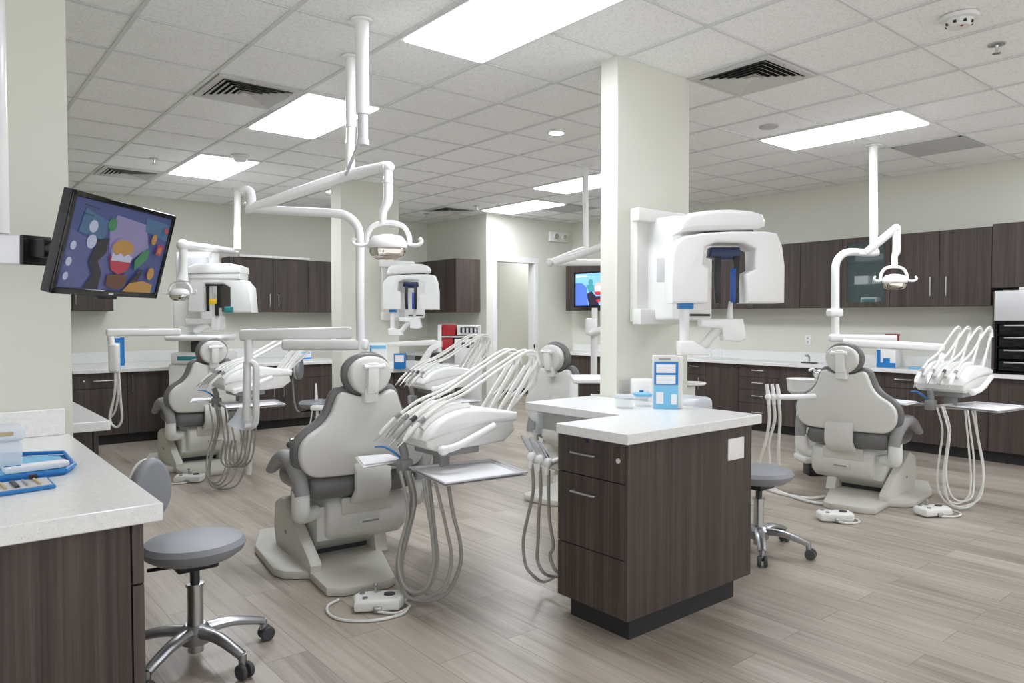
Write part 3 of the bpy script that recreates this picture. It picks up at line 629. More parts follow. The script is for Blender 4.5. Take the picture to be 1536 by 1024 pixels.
    if far_tray:
        bt = MB().prism([(-.235, .33), (-.14, .60), (.05, .55), (.015, .34)], .638, .648, 'z', .004, 1, 0, mt).build('side_tray', 'white', r)
        MB().prism([(-.22, .345), (-.135, .58), (.035, .53), (.005, .35)], .650, .653, 'z', 0, 1, 0, mt).build('paper_pad', 'paper', bt)
        MB().tube([P(pc[0], pc[1], .64), P(-.04, .32, .636), P(-.05, .4, .632)], .012, 8, 3).build('side_tray_arm', 'grey2', r)
        MB().tube([P(-.165, .331, .742), P(-.12, .30, .738), P(-.07, .27, .70), P(-.05, .24, .665)], [.006, .012, .012, .008], 10, 4, sec=(.5, 1.4)).build('suction_arm', 'blue', r)
    for k, pp in enumerate(DRAPE):
        path = [P(a, b, max(c, .62) if (q == 0 or q == len(pp)-1) else c-dz*(1-max(0, min(1, (c-.1)/.5)))) for q, (a, b, c) in enumerate(pp)]
        MB().tube(path, [.010, .009, .0085, .0085][k]*hk, 8, 6).build('supply_hose', hm, r)
    if support:
        MB().tube([Vector(p) for p in support], .024, 12, 4).build('support_arm', 'white', r)
    return r
unit('big white instrument unit with steel tray beside the nearest chair', (1.99, 3.0), 0, .035,
     support=[(2.37, 3.62, .30), (2.28, 3.50, .34), (2.13, 3.33, .44), (2.11, 3.22, .60), (2.12, 3.18, .73)])
t3 = Q(1452, 590, 5.35); unit('white instrument unit with steel tray at the right, before the black shelf stack', (t3.x, t3.y), t3.z-.74, .06, seed=2, hm='hosew', hk=.75,
     support=[Q(1412, 531, 6.0), Q(1412, 546, 5.95), Q(1425, 560, 5.9), (t3.x+.2, t3.y+.2, t3.z+.02)])
t5 = Q(646, 585, 6.5); unit('white instrument unit seen behind the nearest chair headrest', (t5.x, t5.y), t5.z-.74, .1, far_tray=False, seed=3,
     support=[(t5.x+.2, t5.y+.18, .73), (t5.x+.2, t5.y+.18, .4), (t5.x+.2, t5.y+.18, .02)])
t2 = Q(347, 588, 5.95); unit('white instrument unit beside the back left chair', (t2.x, t2.y), t2.z-.74, .06, seed=4, hk=.8,
     support=[(t2.x+.2, t2.y+.18, .73), (t2.x+.25, t2.y+.3, .4), (t2.x+.28, t2.y+.4, .1), (t2.x+.28, t2.y+.42, .02)])

# ------------------------------------------------------------------ operating lamps
def lamp_head(root, c, s=1.0, yaw=YAW, hooks=True, lensmat='mirror'):
    """c = top joint of the yoke; a hood hanging under an arched yoke"""
    mx = Matrix.Translation(c) @ Matrix.Rotation(yaw, 4, 'Z') @ Matrix.Scale(s, 4)
    pts = [(-.135, 0, -.135), (-.13, 0, -.08), (-.09, 0, -.02), (0, 0, .0), (.09, 0, -.02), (.13, 0, -.08), (.135, 0, -.135)]
    MB().tube(pts, .016, 10, 5, 0, mx).build('yoke', 'white', root)
    hood = MB().lathe([(.03, .075), (.09, .062), (.118, .03), (.125, .0), (.120, -.012), (.05, -.012)], (0, -.02, -.15), 28, 0, mx, 1, .75).build('hood', 'white', root)
    MB().lathe([(.112, -.012), (.116, -.03), (.105, -.062), (.075, -.078), (.02, -.082)], (0, -.02, -.15), 28, 0, mx, 1, .75).build('lens', lensmat, hood)
    mb = MB()
    for k in range(7): a = k*2*PI/7; mb.ell((.06*math.cos(a), -.02+.045*math.sin(a), -.212), (.024, .02, .02), 10, 0, mx)
    mb.build('led', 'tan', hood)
    for q in (-1, 1):
        MB().tube([(q*.125, 0, -.13), (q*.16, -.02, -.145), (q*.20, -.03, -.14), (q*.215, -.03, -.12), (q*.20, -.03, -.10)], .012, 8, 4, 0, mx).build('side_handle', 'white', root)

DL = 4.25
L1 = thing('operating_lamp', 'big ceiling-hung operating lamp with crossing white arms above the nearest chair', 'operating lamp', onz(543, 30, ZC), 'operating lamps')
a = onz(543, 30, ZC); b = onz(526, 85, ZC)
da, db = 3.85, 4.39
def flange(mb, c, R_): return mb.lathe([(R_, -.012), (R_, 0), (R_*.5, .001)], c, 24)
def vpole(c, ybot, d, r0): return Vector((c.x, c.y, Q(543, ybot, d).z))
zt1, zt2 = Q(543, 170, da).z, Q(545, 215, da).z
mb = flange(MB(), a, .058); mb.tube([a-ZU*.005, Vector((a.x, a.y, zt1))], .036, 16, 1); mb.build('ceiling_pole', 'white', L1)
MB().tube([Vector((a.x, a.y, zt1)), Vector((a.x, a.y, zt2))], .028, 14, 1).lathe([(.034, 0), (.034, .03), (.02, .035)], (a.x, a.y, zt2-.005), 14).build('sleeve', 'silver', L1)
mb = flange(MB(), b, .055); mb.tube([b-ZU*.005, Vector((b.x, b.y, Q(526, 190, db).z))], .032, 16, 1); mb.tube([Vector((b.x, b.y, Q(526, 190, db).z)), Q(525, 235, db), Q(526, 262, 4.36)], .027, 14, 3); mb.build('ceiling_pole', 'white', L1)
MB().tube([Q(544, 207, da), Q(537, 218, 3.95), Q(527, 243, 4.2), Q(519, 262, 4.34)], .010, 8, 3).build('brace', 'silver', L1)
MB().tube([Q(374, 308, 4.45), Q(378, 312, 4.45), Q(470, 280, 4.4), Q(526, 262, 4.36), Q(580, 250, 4.2)], .031, 14, 3).ell(Q(583, 251, 4.2), (.034,)*3, 14).build('upper_arm', 'white', L1)
MB().tube([Q(363, 288, 4.45), Q(370, 286, 4.45), Q(376, 292, 4.45), Q(376, 314, 4.45)], .03, 14, 4).build('elbow', 'white', L1)
MB().tube([Q(379, 313, 4.45), Q(440, 317, 4.45), Q(500, 320, 4.45), Q(522, 325, 4.45), Q(536, 340, 4.45), Q(540, 365, 4.45), Q(540, 440, 4.45), Q(541, 525, 4.45)], .027, 14, 5).build('lower_arm', 'white', L1)
MB().tube([Q(582, 256, 4.2), Q(582, 300, 4.2), Q(575, 318, 4.2), Q(574, 336, 4.2)], [.027, .027, .022, .02], 12, 4).lathe([(.03, 0), (.03, .02)], Q(582, 275, 4.2), 14).build('drop_arm', 'white', L1)
lamp_head(L1, Q(582, 334, 4.2), .92)
# swing arms that carry the hand-piece loop (same column)
B1, B2 = Q(545, 517, 4.45), Q(432, 517, 4.5)
MB().bar(Q(552, 517, 4.45), Q(424, 517, 4.5), .06, .065, .018).build('swing_arm', 'white', L1)
MB().bar(Q(527, 499, 4.5), Q(361, 503, 4.6), .06, .075, .018).build('swing_arm', 'white', L1)
MB().tube([Q(373, 510, 4.58), Q(373, 545, 4.58)], .027, 12, 1).tube([Q(371, 542, 4.58), Q(370, 590, 4.58), Q(369, 630, 4.58)], .024, 12, 3).tube([Q(369, 542, 4.58), Q(378, 543, 4.58), Q(384, 552, 4.58), Q(384, 590, 4.58), Q(384, 625, 4.58), Q(380, 638, 4.58), Q(369, 640, 4.58)], .020, 12, 5, sec=(1, 1.3)).build('grab_loop', 'white', L1)
MB().tube([Q(366, 612, 4.6), Q(362, 628, 4.6), Q(357, 640, 4.6)], [.035, .055, .075], 12, 4, sec=(1, .6)).build('plastic_sleeve', 'frost', L1)
for k in range(4):
    x = 366+k*6
    MB().tube([Q(x, 640, 4.62), Q(x-2, 665, 4.62), Q(x-8, 690, 4.62), Q(x-22, 700, 4.66), Q(x-34, 690, 4.7), Q(x-30, 660, 4.7)], .006, 8, 5).build('hose', 'hose', L1)

D2 = 8.6
L2 = thing('operating_lamp', 'small ceiling-hung operating lamp left of the floor-standing x-ray', 'operating lamp', onz(356, 283, ZC), 'operating lamps')
c = onz(356, 283, ZC); d0 = (c-EYE).dot(FV)
mb = flange(MB(), c, .07); mb.tube([c, Q(356, 345, d0)], .04, 14, 1); mb.tube([Q(356, 340, d0), Q(356, 374, d0)], .045, 14, 1); mb.build('ceiling_pole', 'white', L2)
MB().tube([Q(356, 374, d0), Q(345, 376, d0), Q(310, 371, 7.9), Q(274, 367, 7.2)], .038, 12, 3).ell(Q(274, 368, 7.2), (.06,)*3, 12).build('arm', 'white', L2)
MB().tube([Q(275, 368, 7.2), Q(275, 405, 7.2), Q(273, 420, 7.2)], [.040, .040, .06], 12, 3).build('drop_arm', 'white', L2)
lamp_head(L2, Q(270, 423, 7.2), .80)

L3 = thing('operating_lamp', 'ceiling-hung operating lamp above the right-hand chair', 'operating lamp', onz(1310, 218, ZC), 'operating lamps')
c = onz(1310, 218, ZC); d3 = (c-EYE).dot(FV)
mb = flange(MB(), c, .07); mb.tube([c, Q(1311, 378, d3)], .036, 14, 1); mb.build('ceiling_pole', 'white', L3)
MB().tube([Q(1312, 379, d3), Q(1296, 379, d3), Q(1275, 378, 6.5), Q(1262, 383, 6.4), Q(1254, 396, 6.4), Q(1253, 420, 6.4), Q(1253, 502, 6.4)], .034, 14, 5).box(-.06, .06, -.05, .05, -.035, .035, .02, 3, 0, Matrix.Translation(Q(1252, 469, 6.4)) @ Matrix.Rotation(YAW, 4, 'Z')).build('column', 'white', L3)
MB().bar(Q(1288, 379, 6.55), Q(1318, 379, 6.55), .07, .06, .02).build('joint', 'white', L3)
MB().tube([Q(1299, 379, 6.45), Q(1322, 360, 6.4), Q(1343, 343, 6.35)], .034, 14, 3).ell(Q(1344, 343, 6.35), (.04,)*3, 12).build('arm', 'white', L3)
MB().tube([Q(1345, 343, 6.35), Q(1345, 375, 6.35), Q(1342, 385, 6.35), Q(1342, 402, 6.35)], [.034, .034, .026, .026], 12, 4).build('drop_arm', 'white', L3)
lamp_head(L3, Q(1341, 400, 6.35), .86)
MB().bar(Q(1243, 507, 6.4), Q(1345, 508, 6.3), .07, .065, .018).build('swing_arm', 'white', L3)
MB().bar(Q(1264, 514, 6.2), Q(1416, 521, 6.0), .07, .065, .018).build('swing_arm', 'white', L3)

L4 = thing('operating_lamp', 'ceiling-hung lamp arms in front of the far colourful screen', 'operating lamp', onz(878.5, 249, ZC), 'operating lamps')
c = onz(878.5, 249, ZC); d4 = (c-EYE).dot(FV)
mb = flange(MB(), c, .07); mb.tube([c, Q(879, 378, d4)], .032, 14, 1); mb.build('ceiling_pole', 'white', L4)
MB().tube([Q(826, 394, 7.4), Q(850, 384, 7.5), Q(880, 373, d4)], .034, 12, 2).build('arm', 'white', L4)
MB().tube([Q(832, 394, 7.3), Q(870, 382, 7.2), Q(925, 362, 7.0)], .034, 12, 2).build('upper_arm', 'white', L4)
MB().tube([Q(835, 394, 7.3), Q(870, 394, 7.5), Q(950, 393, 7.8)], .034, 12, 2).ell(Q(825, 394, 7.35), (.042,)*3, 12).build('lower_arm', 'white', L4)

# left assistant arm with syringe holder
AS = thing('assistant_arm', 'white swing arm with hanging suction hoses left of the back left chair', 'instrument arm', Q(172, 640, 6.9), None)
MB().bar(Q(159, 499, 6.9), Q(271, 498, 7.3), .075, .072, .02).build('arm', 'white', AS)
MB().tube([Q(166, 505, 6.9), Q(168, 520, 6.9)], .03, 10, 1).box(-.045, .045, -.04, .04, -.15, .13, .03, 3, 0, Matrix.Translation(Q(171, 535, 6.9)) @ Matrix.Rotation(YAW, 4, 'Z')).build('holder', 'white', AS)
MB().tube([Q(173, 555, 6.9), Q(172, 590, 6.9), Q(165, 620, 6.9), Q(167, 635, 6.9), Q(176, 640, 6.9), Q(183, 628, 6.9), Q(181, 600, 6.9), Q(178, 556, 6.9)], .011, 8, 6).build('hose', 'hosew', AS)
MB().tube([Q(176, 555, 6.95), Q(177, 590, 6.95), Q(173, 615, 6.95), Q(166, 624, 6.95), Q(170, 600, 6.95), Q(175, 556, 6.95)], .010, 8, 6).build('hose', 'hosew', AS)

# ------------------------------------------------------------------ panoramic x-ray machines on pillars
def pano(label, ctr, face, kpx=266.0):
    """ctr: centre of the arch (photo pixel 1086,400 of the near machine); face: y of the pillar face"""
    r = thing('xray_machine', label, 'x-ray machine', (ctr.x, ctr.y, 1.2), 'pillar-mounted x-ray machines')
    mx = Matrix.Translation((ctr.x, ctr.y, ctr.z)) @ Matrix.Rotation(YAW, 4, 'Z')
    p = lambda x, y: ((x-1086)/kpx, (400-y)/kpx)
    # wall column in pillar directions (x right along the pillar face)
    cx = ctr.x+.10-.02; z = lambda y: ctr.z+(400-y)/kpx
    f = face-.001
    col = MB().box(cx-.20, cx+.24, f-.06, f, z(478)-.02, z(306)+.01, .006, 2).build('wall_column', 'white2', r)
    MB().box(cx-.255, cx+.20, f-.12, f-.05, z(322), z(306)+.02, .01, 2).build('top_bracket', 'white2', r)
    MB().box(cx-.235, cx+.16, f-.12, f-.05, z(482)-.02, z(462), .01, 2).build('bottom_bracket', 'white2', r)
    car = MB().prism([(cx-.10, f-.04), (cx-.10, f-.25), (cx-.05, f-.30), (cx+.22, f-.30), (cx+.22, f-.04)], z(478)-.01, z(314), 'z', .02, 3).build('carriage', 'white', r)
    MB().box(cx-.104, cx-.099, f-.20, f-.13, z(418), z(380), .004, 2).build('control_panel', 'silver', car)
    MB().box(cx+.0, cx+.20, f-.306, f-.298, z(474), z(470), 0).build('vent_slot', 'dark', car)
    MB().bar(Vector((cx+.05, f-.25, z(340))), Vector((ctr.x, ctr.y+.08, z(340))), .22, .10, .03).build('support_beam', 'white', r)
    # rotating head
    a = [p(*q) for q in ((1014, 350), (1019, 330), (1030, 322), (1060, 318), (1090, 317), (1120, 319), (1136, 324), (1142, 333), (1141, 342), (1130, 346), (1035, 349))]
    MB().prism(a, -.08, .18, 'y', .03, 4, 0, mx).build('crown', 'white', r)
    MB().prism([p(*q) for q in ((1055, 345), (1128, 344), (1128, 350.5), (1055, 350.5))], -.02, .12, 'y', 0, 1, 0, mx).build('gap_shade', 'dark', r)  # dark slab stands in for the shadowed gap between crown and arch
    o = [p(*q) for q in ((1003, 455), (1003, 385), (1007, 370), (1020, 357), (1050, 352), (1090, 350), (1140, 350), (1157, 353), (1165, 372), (1169, 400), (1169, 455), (1114, 455), (1112, 412), (1127, 405), (1126, 376), (1108, 367), (1068, 366), (1052, 373), (1049, 398), (1058, 404), (1058, 455))]
    MB().prism(o, -.09, .12, 'y', .016, 3, 0, mx).build('arch', 'white', r)
    hs = MB().prism([p(*q) for q in ((1064, 372), (1106, 372), (1108, 386), (1094, 390), (1078, 390), (1062, 386))], -.05, .05, 'y', .01, 2, 0, mx).build('head_support', 'navy', r)
    MB().prism([p(*q) for q in ((1068, 386), (1078, 386), (1077, 420), (1078, 455), (1070, 455), (1068, 420))], -.06, -.03, 'y', .004, 2, 0, mx).prism([p(*q) for q in ((1096, 386), (1105, 386), (1104, 455), (1097, 455))], -.06, -.03, 'y', .004, 2, 0, mx).build('temple_strap', 'black', hs)
    MB().box(-.003+.02, .02+.025, -.08, -.06, (400-454)/kpx, (400-404)/kpx, .005, 2, 0, mx).build('guide_rod', 'cobalt', hs)
    # chin rest arm
    T3 = lambda x, y, d=0: mx @ Vector((p(x, y)[0], d, p(x, y)[1]))
    ar = MB().tube([T3(1029, 452, .02), T3(1029, 520, .02)], .028, 14, 1).build('lower_post', 'white', r)
    MB().box((1020-1086)/kpx, (1040-1086)/kpx, -.02, .08, (400-463)/kpx, (400-452)/kpx, .004, 2, 0, mx).build('collar', 'blue', ar)
    MB().prism([p(*q) for q in ((1017, 512), (1036, 510), (1058, 522), (1062, 532), (1018, 532))], -.05, .05, 'y', .012, 3, 0, mx).build('foot_joint', 'white', r)
    MB().tube([T3(1042, 523), T3(1056, 518), T3(1070, 502), T3(1086, 487)], .026, 12, 4).build('link_arm', 'white2', r)
    MB().prism([p(*q) for q in ((1049, 478), (1112, 478), (1117, 500), (1118, 508), (1108, 513), (1084, 511), (1081, 492), (1050, 490))], -.05, .05, 'y', .014, 3, 0, mx).build('chin_bracket', 'white', r)
    MB().tube([T3(1095, 478), T3(1096, 460), T3(1097, 452)], [.020, .014, .012], 10, 3).build('chin_post', 'white2', r)
    return r
PC1 = Q(1086, 400, 4.1); pano('white x-ray machine with dark blue head support on the near pillar', PC1, p1[2])
PC3 = Q(617, 437, 8.25); pano('white x-ray machine on the far pillar behind the nearest chair', PC3, p2[2])
# floor-standing machine at the back left
r = thing('xray_machine', 'floor-standing white x-ray machine with yellow label at the back left', 'x-ray machine', Q(300, 660, 8.0)*1)
DM = 8.0; kp = FPX/DM
r.location.z = 0; WM[r.name] = Matrix.Translation(r.location)
o = Q(300, 440, DM); mx = Matrix.Translation(o) @ Matrix.Rotation(YAW, 4, 'Z')
p = lambda x, y: ((x-300)/kp, (440-y)/kp)
def pb(mb, x0, x1, y0, y1, d0, d1, bev=.02): return mb.box((x0-300)/kp, (x1-300)/kp, d0, d1, (440-y1)/kp, (440-y0)/kp, bev, 3, 0, mx)
pb(MB(), 254, 311, 376, 440, .15, .36).build('back_panel', 'white2', r)
pb(pb(MB(), 260, 306, 384, 436, .13, .16, .004), 264, 270, 404, 412, .11, .14, .003).build('panel_face', 'silver', r)
pb(MB(), 252, 296, 436, 494, .10, .40).build('column', 'white', r)
MB().box((262-300)/kp, (290-300)/kp, .05, .26, -o.z+.0, (440-490)/kp, .02, 2, 0, mx).build('floor_column', 'white2', r)
MB().prism([p(*q) for q in ((288, 412), (290, 401), (300, 397), (355, 397), (366, 401), (367, 410), (290, 411))], -.12, .16, 'y', .03, 3, 0, mx).build('crown', 'white', r)
MB().prism([p(*q) for q in ((290, 411), (366, 410), (366, 420), (290, 420))], -.11, .15, 'y', .02, 3, 0, mx).build('crown_ring', 'white', r)
MB().prism([p(*q) for q in ((292, 418), (340, 418), (370, 421), (379, 432), (382, 469), (350, 469), (350, 432), (340, 426), (312, 426), (312, 468), (286, 468), (288, 440))], -.10, .12, 'y', .02, 3, 0, mx).build('arch', 'white', r)
mb = MB(); pb(mb, 316, 341, 427, 430, -.14, -.10, .004); pb(mb, 317, 320, 428, 467, -.14, -.10, .004); pb(mb, 333, 338, 428, 462, -.14, -.10, .004); pb(mb, 330, 334, 456, 474, -.14, -.10, .004); hs = mb.build('head_frame', 'black', r)
pb(MB(), 320.5, 332, 449, 457, -.13, -.11, .002).build('yellow_label', 'yellow', hs)
pb(MB(), 343, 355, 460, 469, -.14, -.08, .01).build('teal_tag', 'teal', r)
MB().bar(mx @ Vector((p(280, 482)[0], 0, p(280, 482)[1])), mx @ Vector((p(326, 482)[0], 0, p(326, 482)[1])), .12, .06, .015).build('chin_beam', 'white2', r)
pb(MB(), 320, 334, 474, 495, -.1, .1, .03).tube([mx @ Vector((p(292, 497)[0], 0, p(292, 497)[1])), mx @ Vector((p(312, 485)[0], 0, p(312, 485)[1]))], .04, 10, 1).build('chin_bracket', 'white', r)
pb(MB(), 257, 341, 502, 511, -.2, .3, .03).build('shelf', 'white', r)
pb(pb(MB(), 263, 340, 528, 545, -.15, .3, .02), 258, 342, 545, 640, -.12, .3, .02).build('console', 'white', r)
pb(MB(), 274, 306, 533, 539, -.16, -.14, .004).build('display', 'teal', r)
pb(MB(), 288, 300, 512, 528, -.05, .1, .01).build('neck', 'dark', r)

# ------------------------------------------------------------------ cuspidor of the right chair
b = Q(1226, 670, 6.45)
r = thing('cuspidor', 'white spittoon bowl on a column left of the right-hand chair', 'spittoon', (b.x, b.y, 0))
mxc = Matrix.Translation((b.x, b.y, 0)) @ Matrix.Rotation(YAW, 4, 'Z')
MB().box(-.115, .13, -.02, .22, .16, .62, .03, 3, 0, mxc).box(-.125, .14, -.03, .23, .12, .18, .02, 3, 0, mxc).build('housing', 'white2', r)
MB().box(-.06, .08, .03, .17, .0, .13, .01, 2, 0, mxc).build('pedestal', 'dark', r)
q = Q(1206, 577, 6.4)
MB().lathe([(.05, -.10), (.10, -.085), (.135, -.05), (.145, .045), (.15, .055), (.135, .055), (.115, -.02), (.03, -.05)], q, 28).build('bowl', 'white', r)
MB().tube([q+Vector((.02, .03, -.08)), Vector((b.x, b.y+.06, .6))], [.06, .07], 14, 1).build('bowl_neck', 'white2', r)
MB().tube([q+RH*.10+ZU*.03, q+RH*.10+ZU*.11, q+RH*.08+ZU*.14, q+RH*.04+ZU*.125], .011, 10, 4).ell(q+RH*.13+ZU*.10, (.05, .05, .045), 16).build('faucet', 'steel', r)
am = MB().tube([Q(1222, 594, 5.72), Q(1190, 595, 5.68), Q(1156, 595, 5.65)], .022, 12, 2).build('holder_arm', 'white', r)
for k in range(3):
    x = 1152+k*8
    h = MB().tube([Q(x-2, 576, 5.64), Q(x, 590, 5.64), Q(x+1, 606, 5.64)], [.012, .017, .014], 10, 3).ell(Q(x, 595, 5.63), (.024,)*3, 12).build('suction_handpiece', 'white', r)
    MB().tube([Q(x+1, 606, 5.64), Q(x+2, 630, 5.66), Q(x-4-3*k+(10 if k == 2 else 0), 665, 5.7), Q(x-12+6*k, 690, 5.75), Q(x-16+8*k, 712, 5.8)], .012, 8, 5).build('suction_hose', 'hosew', h)
one('floor_hose', MB().tube([onz(1150, 733, .012), onz(1165, 738, .012), onz(1190, 744, .012), onz(1215, 747, .012), onz(1237, 744, .012)], .013, 8, 5).tube([onz(1152, 728, .012), onz(1170, 737, .012), onz(1200, 748, .012), onz(1225, 754, .012), onz(1240, 755, .012)], .012, 8, 5), 'hosew', 'pale hoses lying on the floor left of the right chair base', 'hose')

# ------------------------------------------------------------------ stools
def stool(label, c, rz, seat_z=.47, back=None, s=1.0, leg0=0.0):
    r = thing('stool', label, 'stool', (c[0], c[1], 0), 'rolling stools', rz)
    k = s
    MB().lathe([(.05, -.055), (.16, -.045), (.195, -.02), (.205, .005), (.19, .026), (.12, .034), (.02, .032)], (0, 0, seat_z), 36, sx=k*1.02, sy=k*.96).build('seat', 'stool', r, True)
    MB().box(-.08, .08, -.06, .06, seat_z-.09, seat_z-.052, .01).tube([(-.05, .03, seat_z-.08), (-.16, .08, seat_z-.09)], .008, 8, 1).build('seat_plate', 'black', r, True)
    MB().tube([(0, 0, .30), (0, 0, seat_z-.085)], .019, 14, 1).build('gas_lift', 'dark', r, True)
    MB().tube([(0, 0, .04), (0, 0, .31)], .031, 16, 1).lathe([(.036, 0), (.036, .012), (.02, .014)], (0, 0, .31), 16).build('column', 'steel', r, True)
    MB().lathe([(.03, .0), (.06, .01), (.065, .06), (.04, .085)], (0, 0, .07), 20).build('hub', 'alu', r, True)
    for i in range(5):
        a = leg0+i*2*PI/5; d = Vector((math.cos(a), math.sin(a), 0)); n = Vector((-d.y, d.x, 0))
        lg = MB().tube([d*.03+ZU*.125, d*.14+ZU*.125, d*.24+ZU*.10, d*.285+ZU*.085], [.030, .026, .022, .020], 10, 4, sec=(.8, 1.1)).tube([d*.285+ZU*.095, d*.285+ZU*.05], .016, 10, 1).build('leg', 'alu', r, True)
        cs = MB()
        for q in (-1, 1):
            ctr = d*.285+n*(q*.016)+d*.012+ZU*.031
            mx = Matrix.Translation(ctr) @ Vector((0, 0, 1)).rotation_difference(n*q).to_matrix().to_4x4()
            cs.lathe([(.028, -.008), (.031, -.004), (.031, .006), (.027, .011), (.012, .012)], (0, 0, 0), 18, 0, mx)
        cs.box(-.014, .014, -.010, .010, .03, .06, .004, 1, 0, Matrix.Translation(d*.285))
        cs.build('caster', 'castr', lg, True)
    if back:
        bx, by, bz = back; b = Vector((bx, by, bz)); d = Vector((-bx, -by, 0)).normalized()
        mx = Matrix.Translation(b) @ Vector((0, -1, 0)).rotation_difference(d).to_matrix().to_4x4()
        bk = MB().prism([(.108*math.cos(a)*(1-.12*math.sin(a)), .13*math.sin(a)) for a in [i*2*PI/28 for i in range(28)]], -.028, .02, 'y', .022, 4, 0, mx).build('backrest', 'stool', r, True)
        MB().prism([(.104*math.cos(a)*(1-.12*math.sin(a)), .126*math.sin(a)) for a in [i*2*PI/28 for i in range(28)]], .018, .034, 'y', .008, 2, 0, mx).build('back_shell', 'cream', bk, True)
        e = -d
        MB().tube([Vector((0, 0, seat_z-.07))+e*.06, Vector((0, 0, seat_z-.08))+e*.22, b+e*.07-ZU*(.18), b+e*.055-ZU*.08, b+e*.04], .013, 10, 5, sec=(.7, 1.4)).build('back_support', 'stool', r, True)
    return r
sc = onz(294, 990, 0)
stool('grey rolling stool in the left foreground beside the counter', (sc.x, sc.y), 0, .475, (-.125, .17, .695), .96, math.radians(2))
stool('grey rolling stool half hidden behind the island', (3.92, 2.42), 0, .47, None, 1.0, math.radians(-72))
sb = onz(476, 668, 0)
stool('small grey stool with backrest before the back wall cabinets', (sb.x, sb.y), 0, .47, (-.15, .12, .86), .95, .4)

# ------------------------------------------------------------------ screens
def screen_art(o, r, u, n, w, h, items, k0):
    mb = MB()
    P = lambda a, b, e: o+r*(a*w)+u*(b*h)+n*e
    mb.poly([P(-.5, -.5, 0), P(.5, -.5, 0), P(.5, .5, 0), P(-.5, .5, 0)], 0)
    for i, (m, pts) in enumerate(items): mb.poly([P(x-.5, .5-y, .0004*(i+1)) for x, y in pts], m)
    return mb
def ellp(cx, cy, rx, ry, n=14): return [(cx+rx*math.cos(-i*2*PI/n), cy+ry*math.sin(-i*2*PI/n)) for i in range(n)]
ctr = Vector((.5264, 2.6594, 1.624)); yw, pt = .8116, .2614
rr = Vector((math.cos(yw), math.sin(yw), 0)); nn = Vector((math.sin(yw), -math.cos(yw), 0)); uu = ZU*math.cos(pt)+nn*math.sin(pt); n2 = nn*math.cos(pt)-ZU*math.sin(pt)
tv = thing('monitor', 'dark tilted monitor on a wall arm at the upper left', 'monitor', ctr)
mxt = Matrix((rr, -n2, uu)).transposed().to_4x4(); mxt.translation = ctr
w, h = .55, .3094
MB().box(-w/2, w/2, .002, .032, -h/2, h/2, .004, 2, 0, mxt).box(-.2, .2, .03, .05, -.11, .11, .012, 2, 0, mxt).build('casing', 'black', tv)
MB().box(-.06, .06, .05, .056, -.06, .06, .002, 1, 0, mxt).build('mount_plate', 'black', tv)
e = .016
MB().box(-w/2, w/2, -.006, .002, h/2-e, h/2, .002, 1, 0, mxt).box(-w/2, w/2, -.006, .002, -h/2, -h/2+e*1.2, .002, 1, 0, mxt).box(-w/2, -w/2+e, -.006, .002, -h/2, h/2, .002, 1, 0, mxt).box(w/2-e, w/2, -.006, .002, -h/2, h/2, .002, 1, 0, mxt).build('bezel', 'gloss', tv)
MB().box(-.05, .05, .0, .02, -h/2-.012, -h/2, .004, 2, 0, mxt).box(-.012, .012, -.0075, -.006, -h/2+.006, -h/2+.011, 0, 1, 1, mxt).build('sensor_lip', ['black', 'silver'], tv)
art = [(1, [(.02, .35), (.45, .55), (.45, .98), (.02, .98)]), (2, [(.40, .10), (.72, .14), (.80, .42), (.62, .62), (.40, .55), (.36, .3)]), (3, [(.70, .05), (.98, .08), (.98, .30), (.72, .22)]), (3, [(.10, .10), (.34, .20), (.32, .42), (.08, .36)]),
       (6, ellp(.20, .28, .04, .07)), (7, ellp(.37, .22, .045, .075)), (6, ellp(.21, .45, .045, .08)), (6, ellp(.06, .52, .025, .05)), (6, ellp(.05, .70, .025, .05)), (6, ellp(.05, .86, .022, .045)), (8, [(.26, .42), (.36, .38), (.36, .56), (.30, .66), (.36, .78), (.36, .98), (.22, .98), (.28, .82), (.22, .68)]),
       (2, ellp(.52, .50, .12, .16)), (4, ellp(.52, .47, .11, .10)), (5, [(.40, .58), (.64, .58), (.60, .74), (.52, .79), (.44, .74)]), (6, [(.42, .53), (.46, .57), (.50, .53), (.54, .57), (.58, .53), (.63, .57), (.62, .63), (.42, .63)]),
       (9, [(.42, .80), (.62, .78), (.62, .94), (.50, .97), (.42, .93)]), (7, [(.66, .60), (.74, .46), (.80, .44), (.80, .56), (.68, .72)]), (8, [(.64, .92), (.74, .70), (.78, .70), (.74, .86), (.66, .96)]), (4, [(.60, .99), (.66, .88), (.80, .84), (.92, .88), (.92, .99)]), (4, ellp(.87, .74, .04, .08)),
       (4, ellp(.82, .30, .03, .07)), (5, [(.88, .36), (.95, .36), (.93, .50), (.87, .48)]), (4, [(.89, .39), (.93, .39), (.92, .47), (.885, .46)]), (5, ellp(.935, .16, .022, .035)), (8, [(.06, .055), (.2, .075), (.2, .083), (.06, .063)]), (8, [(.06, .15), (.16, .165), (.16, .173), (.06, .158)])]
screen_art(ctr+n2*.001, rr, uu, n2, w-2*e, h-2.1*e, art, 0).build('screen', ['s_bg', 's_mid', 's_lilac', 's_teal', 's_org', 's_red', 's_white', 's_grn', 's_blk', 's_brn'], tv)
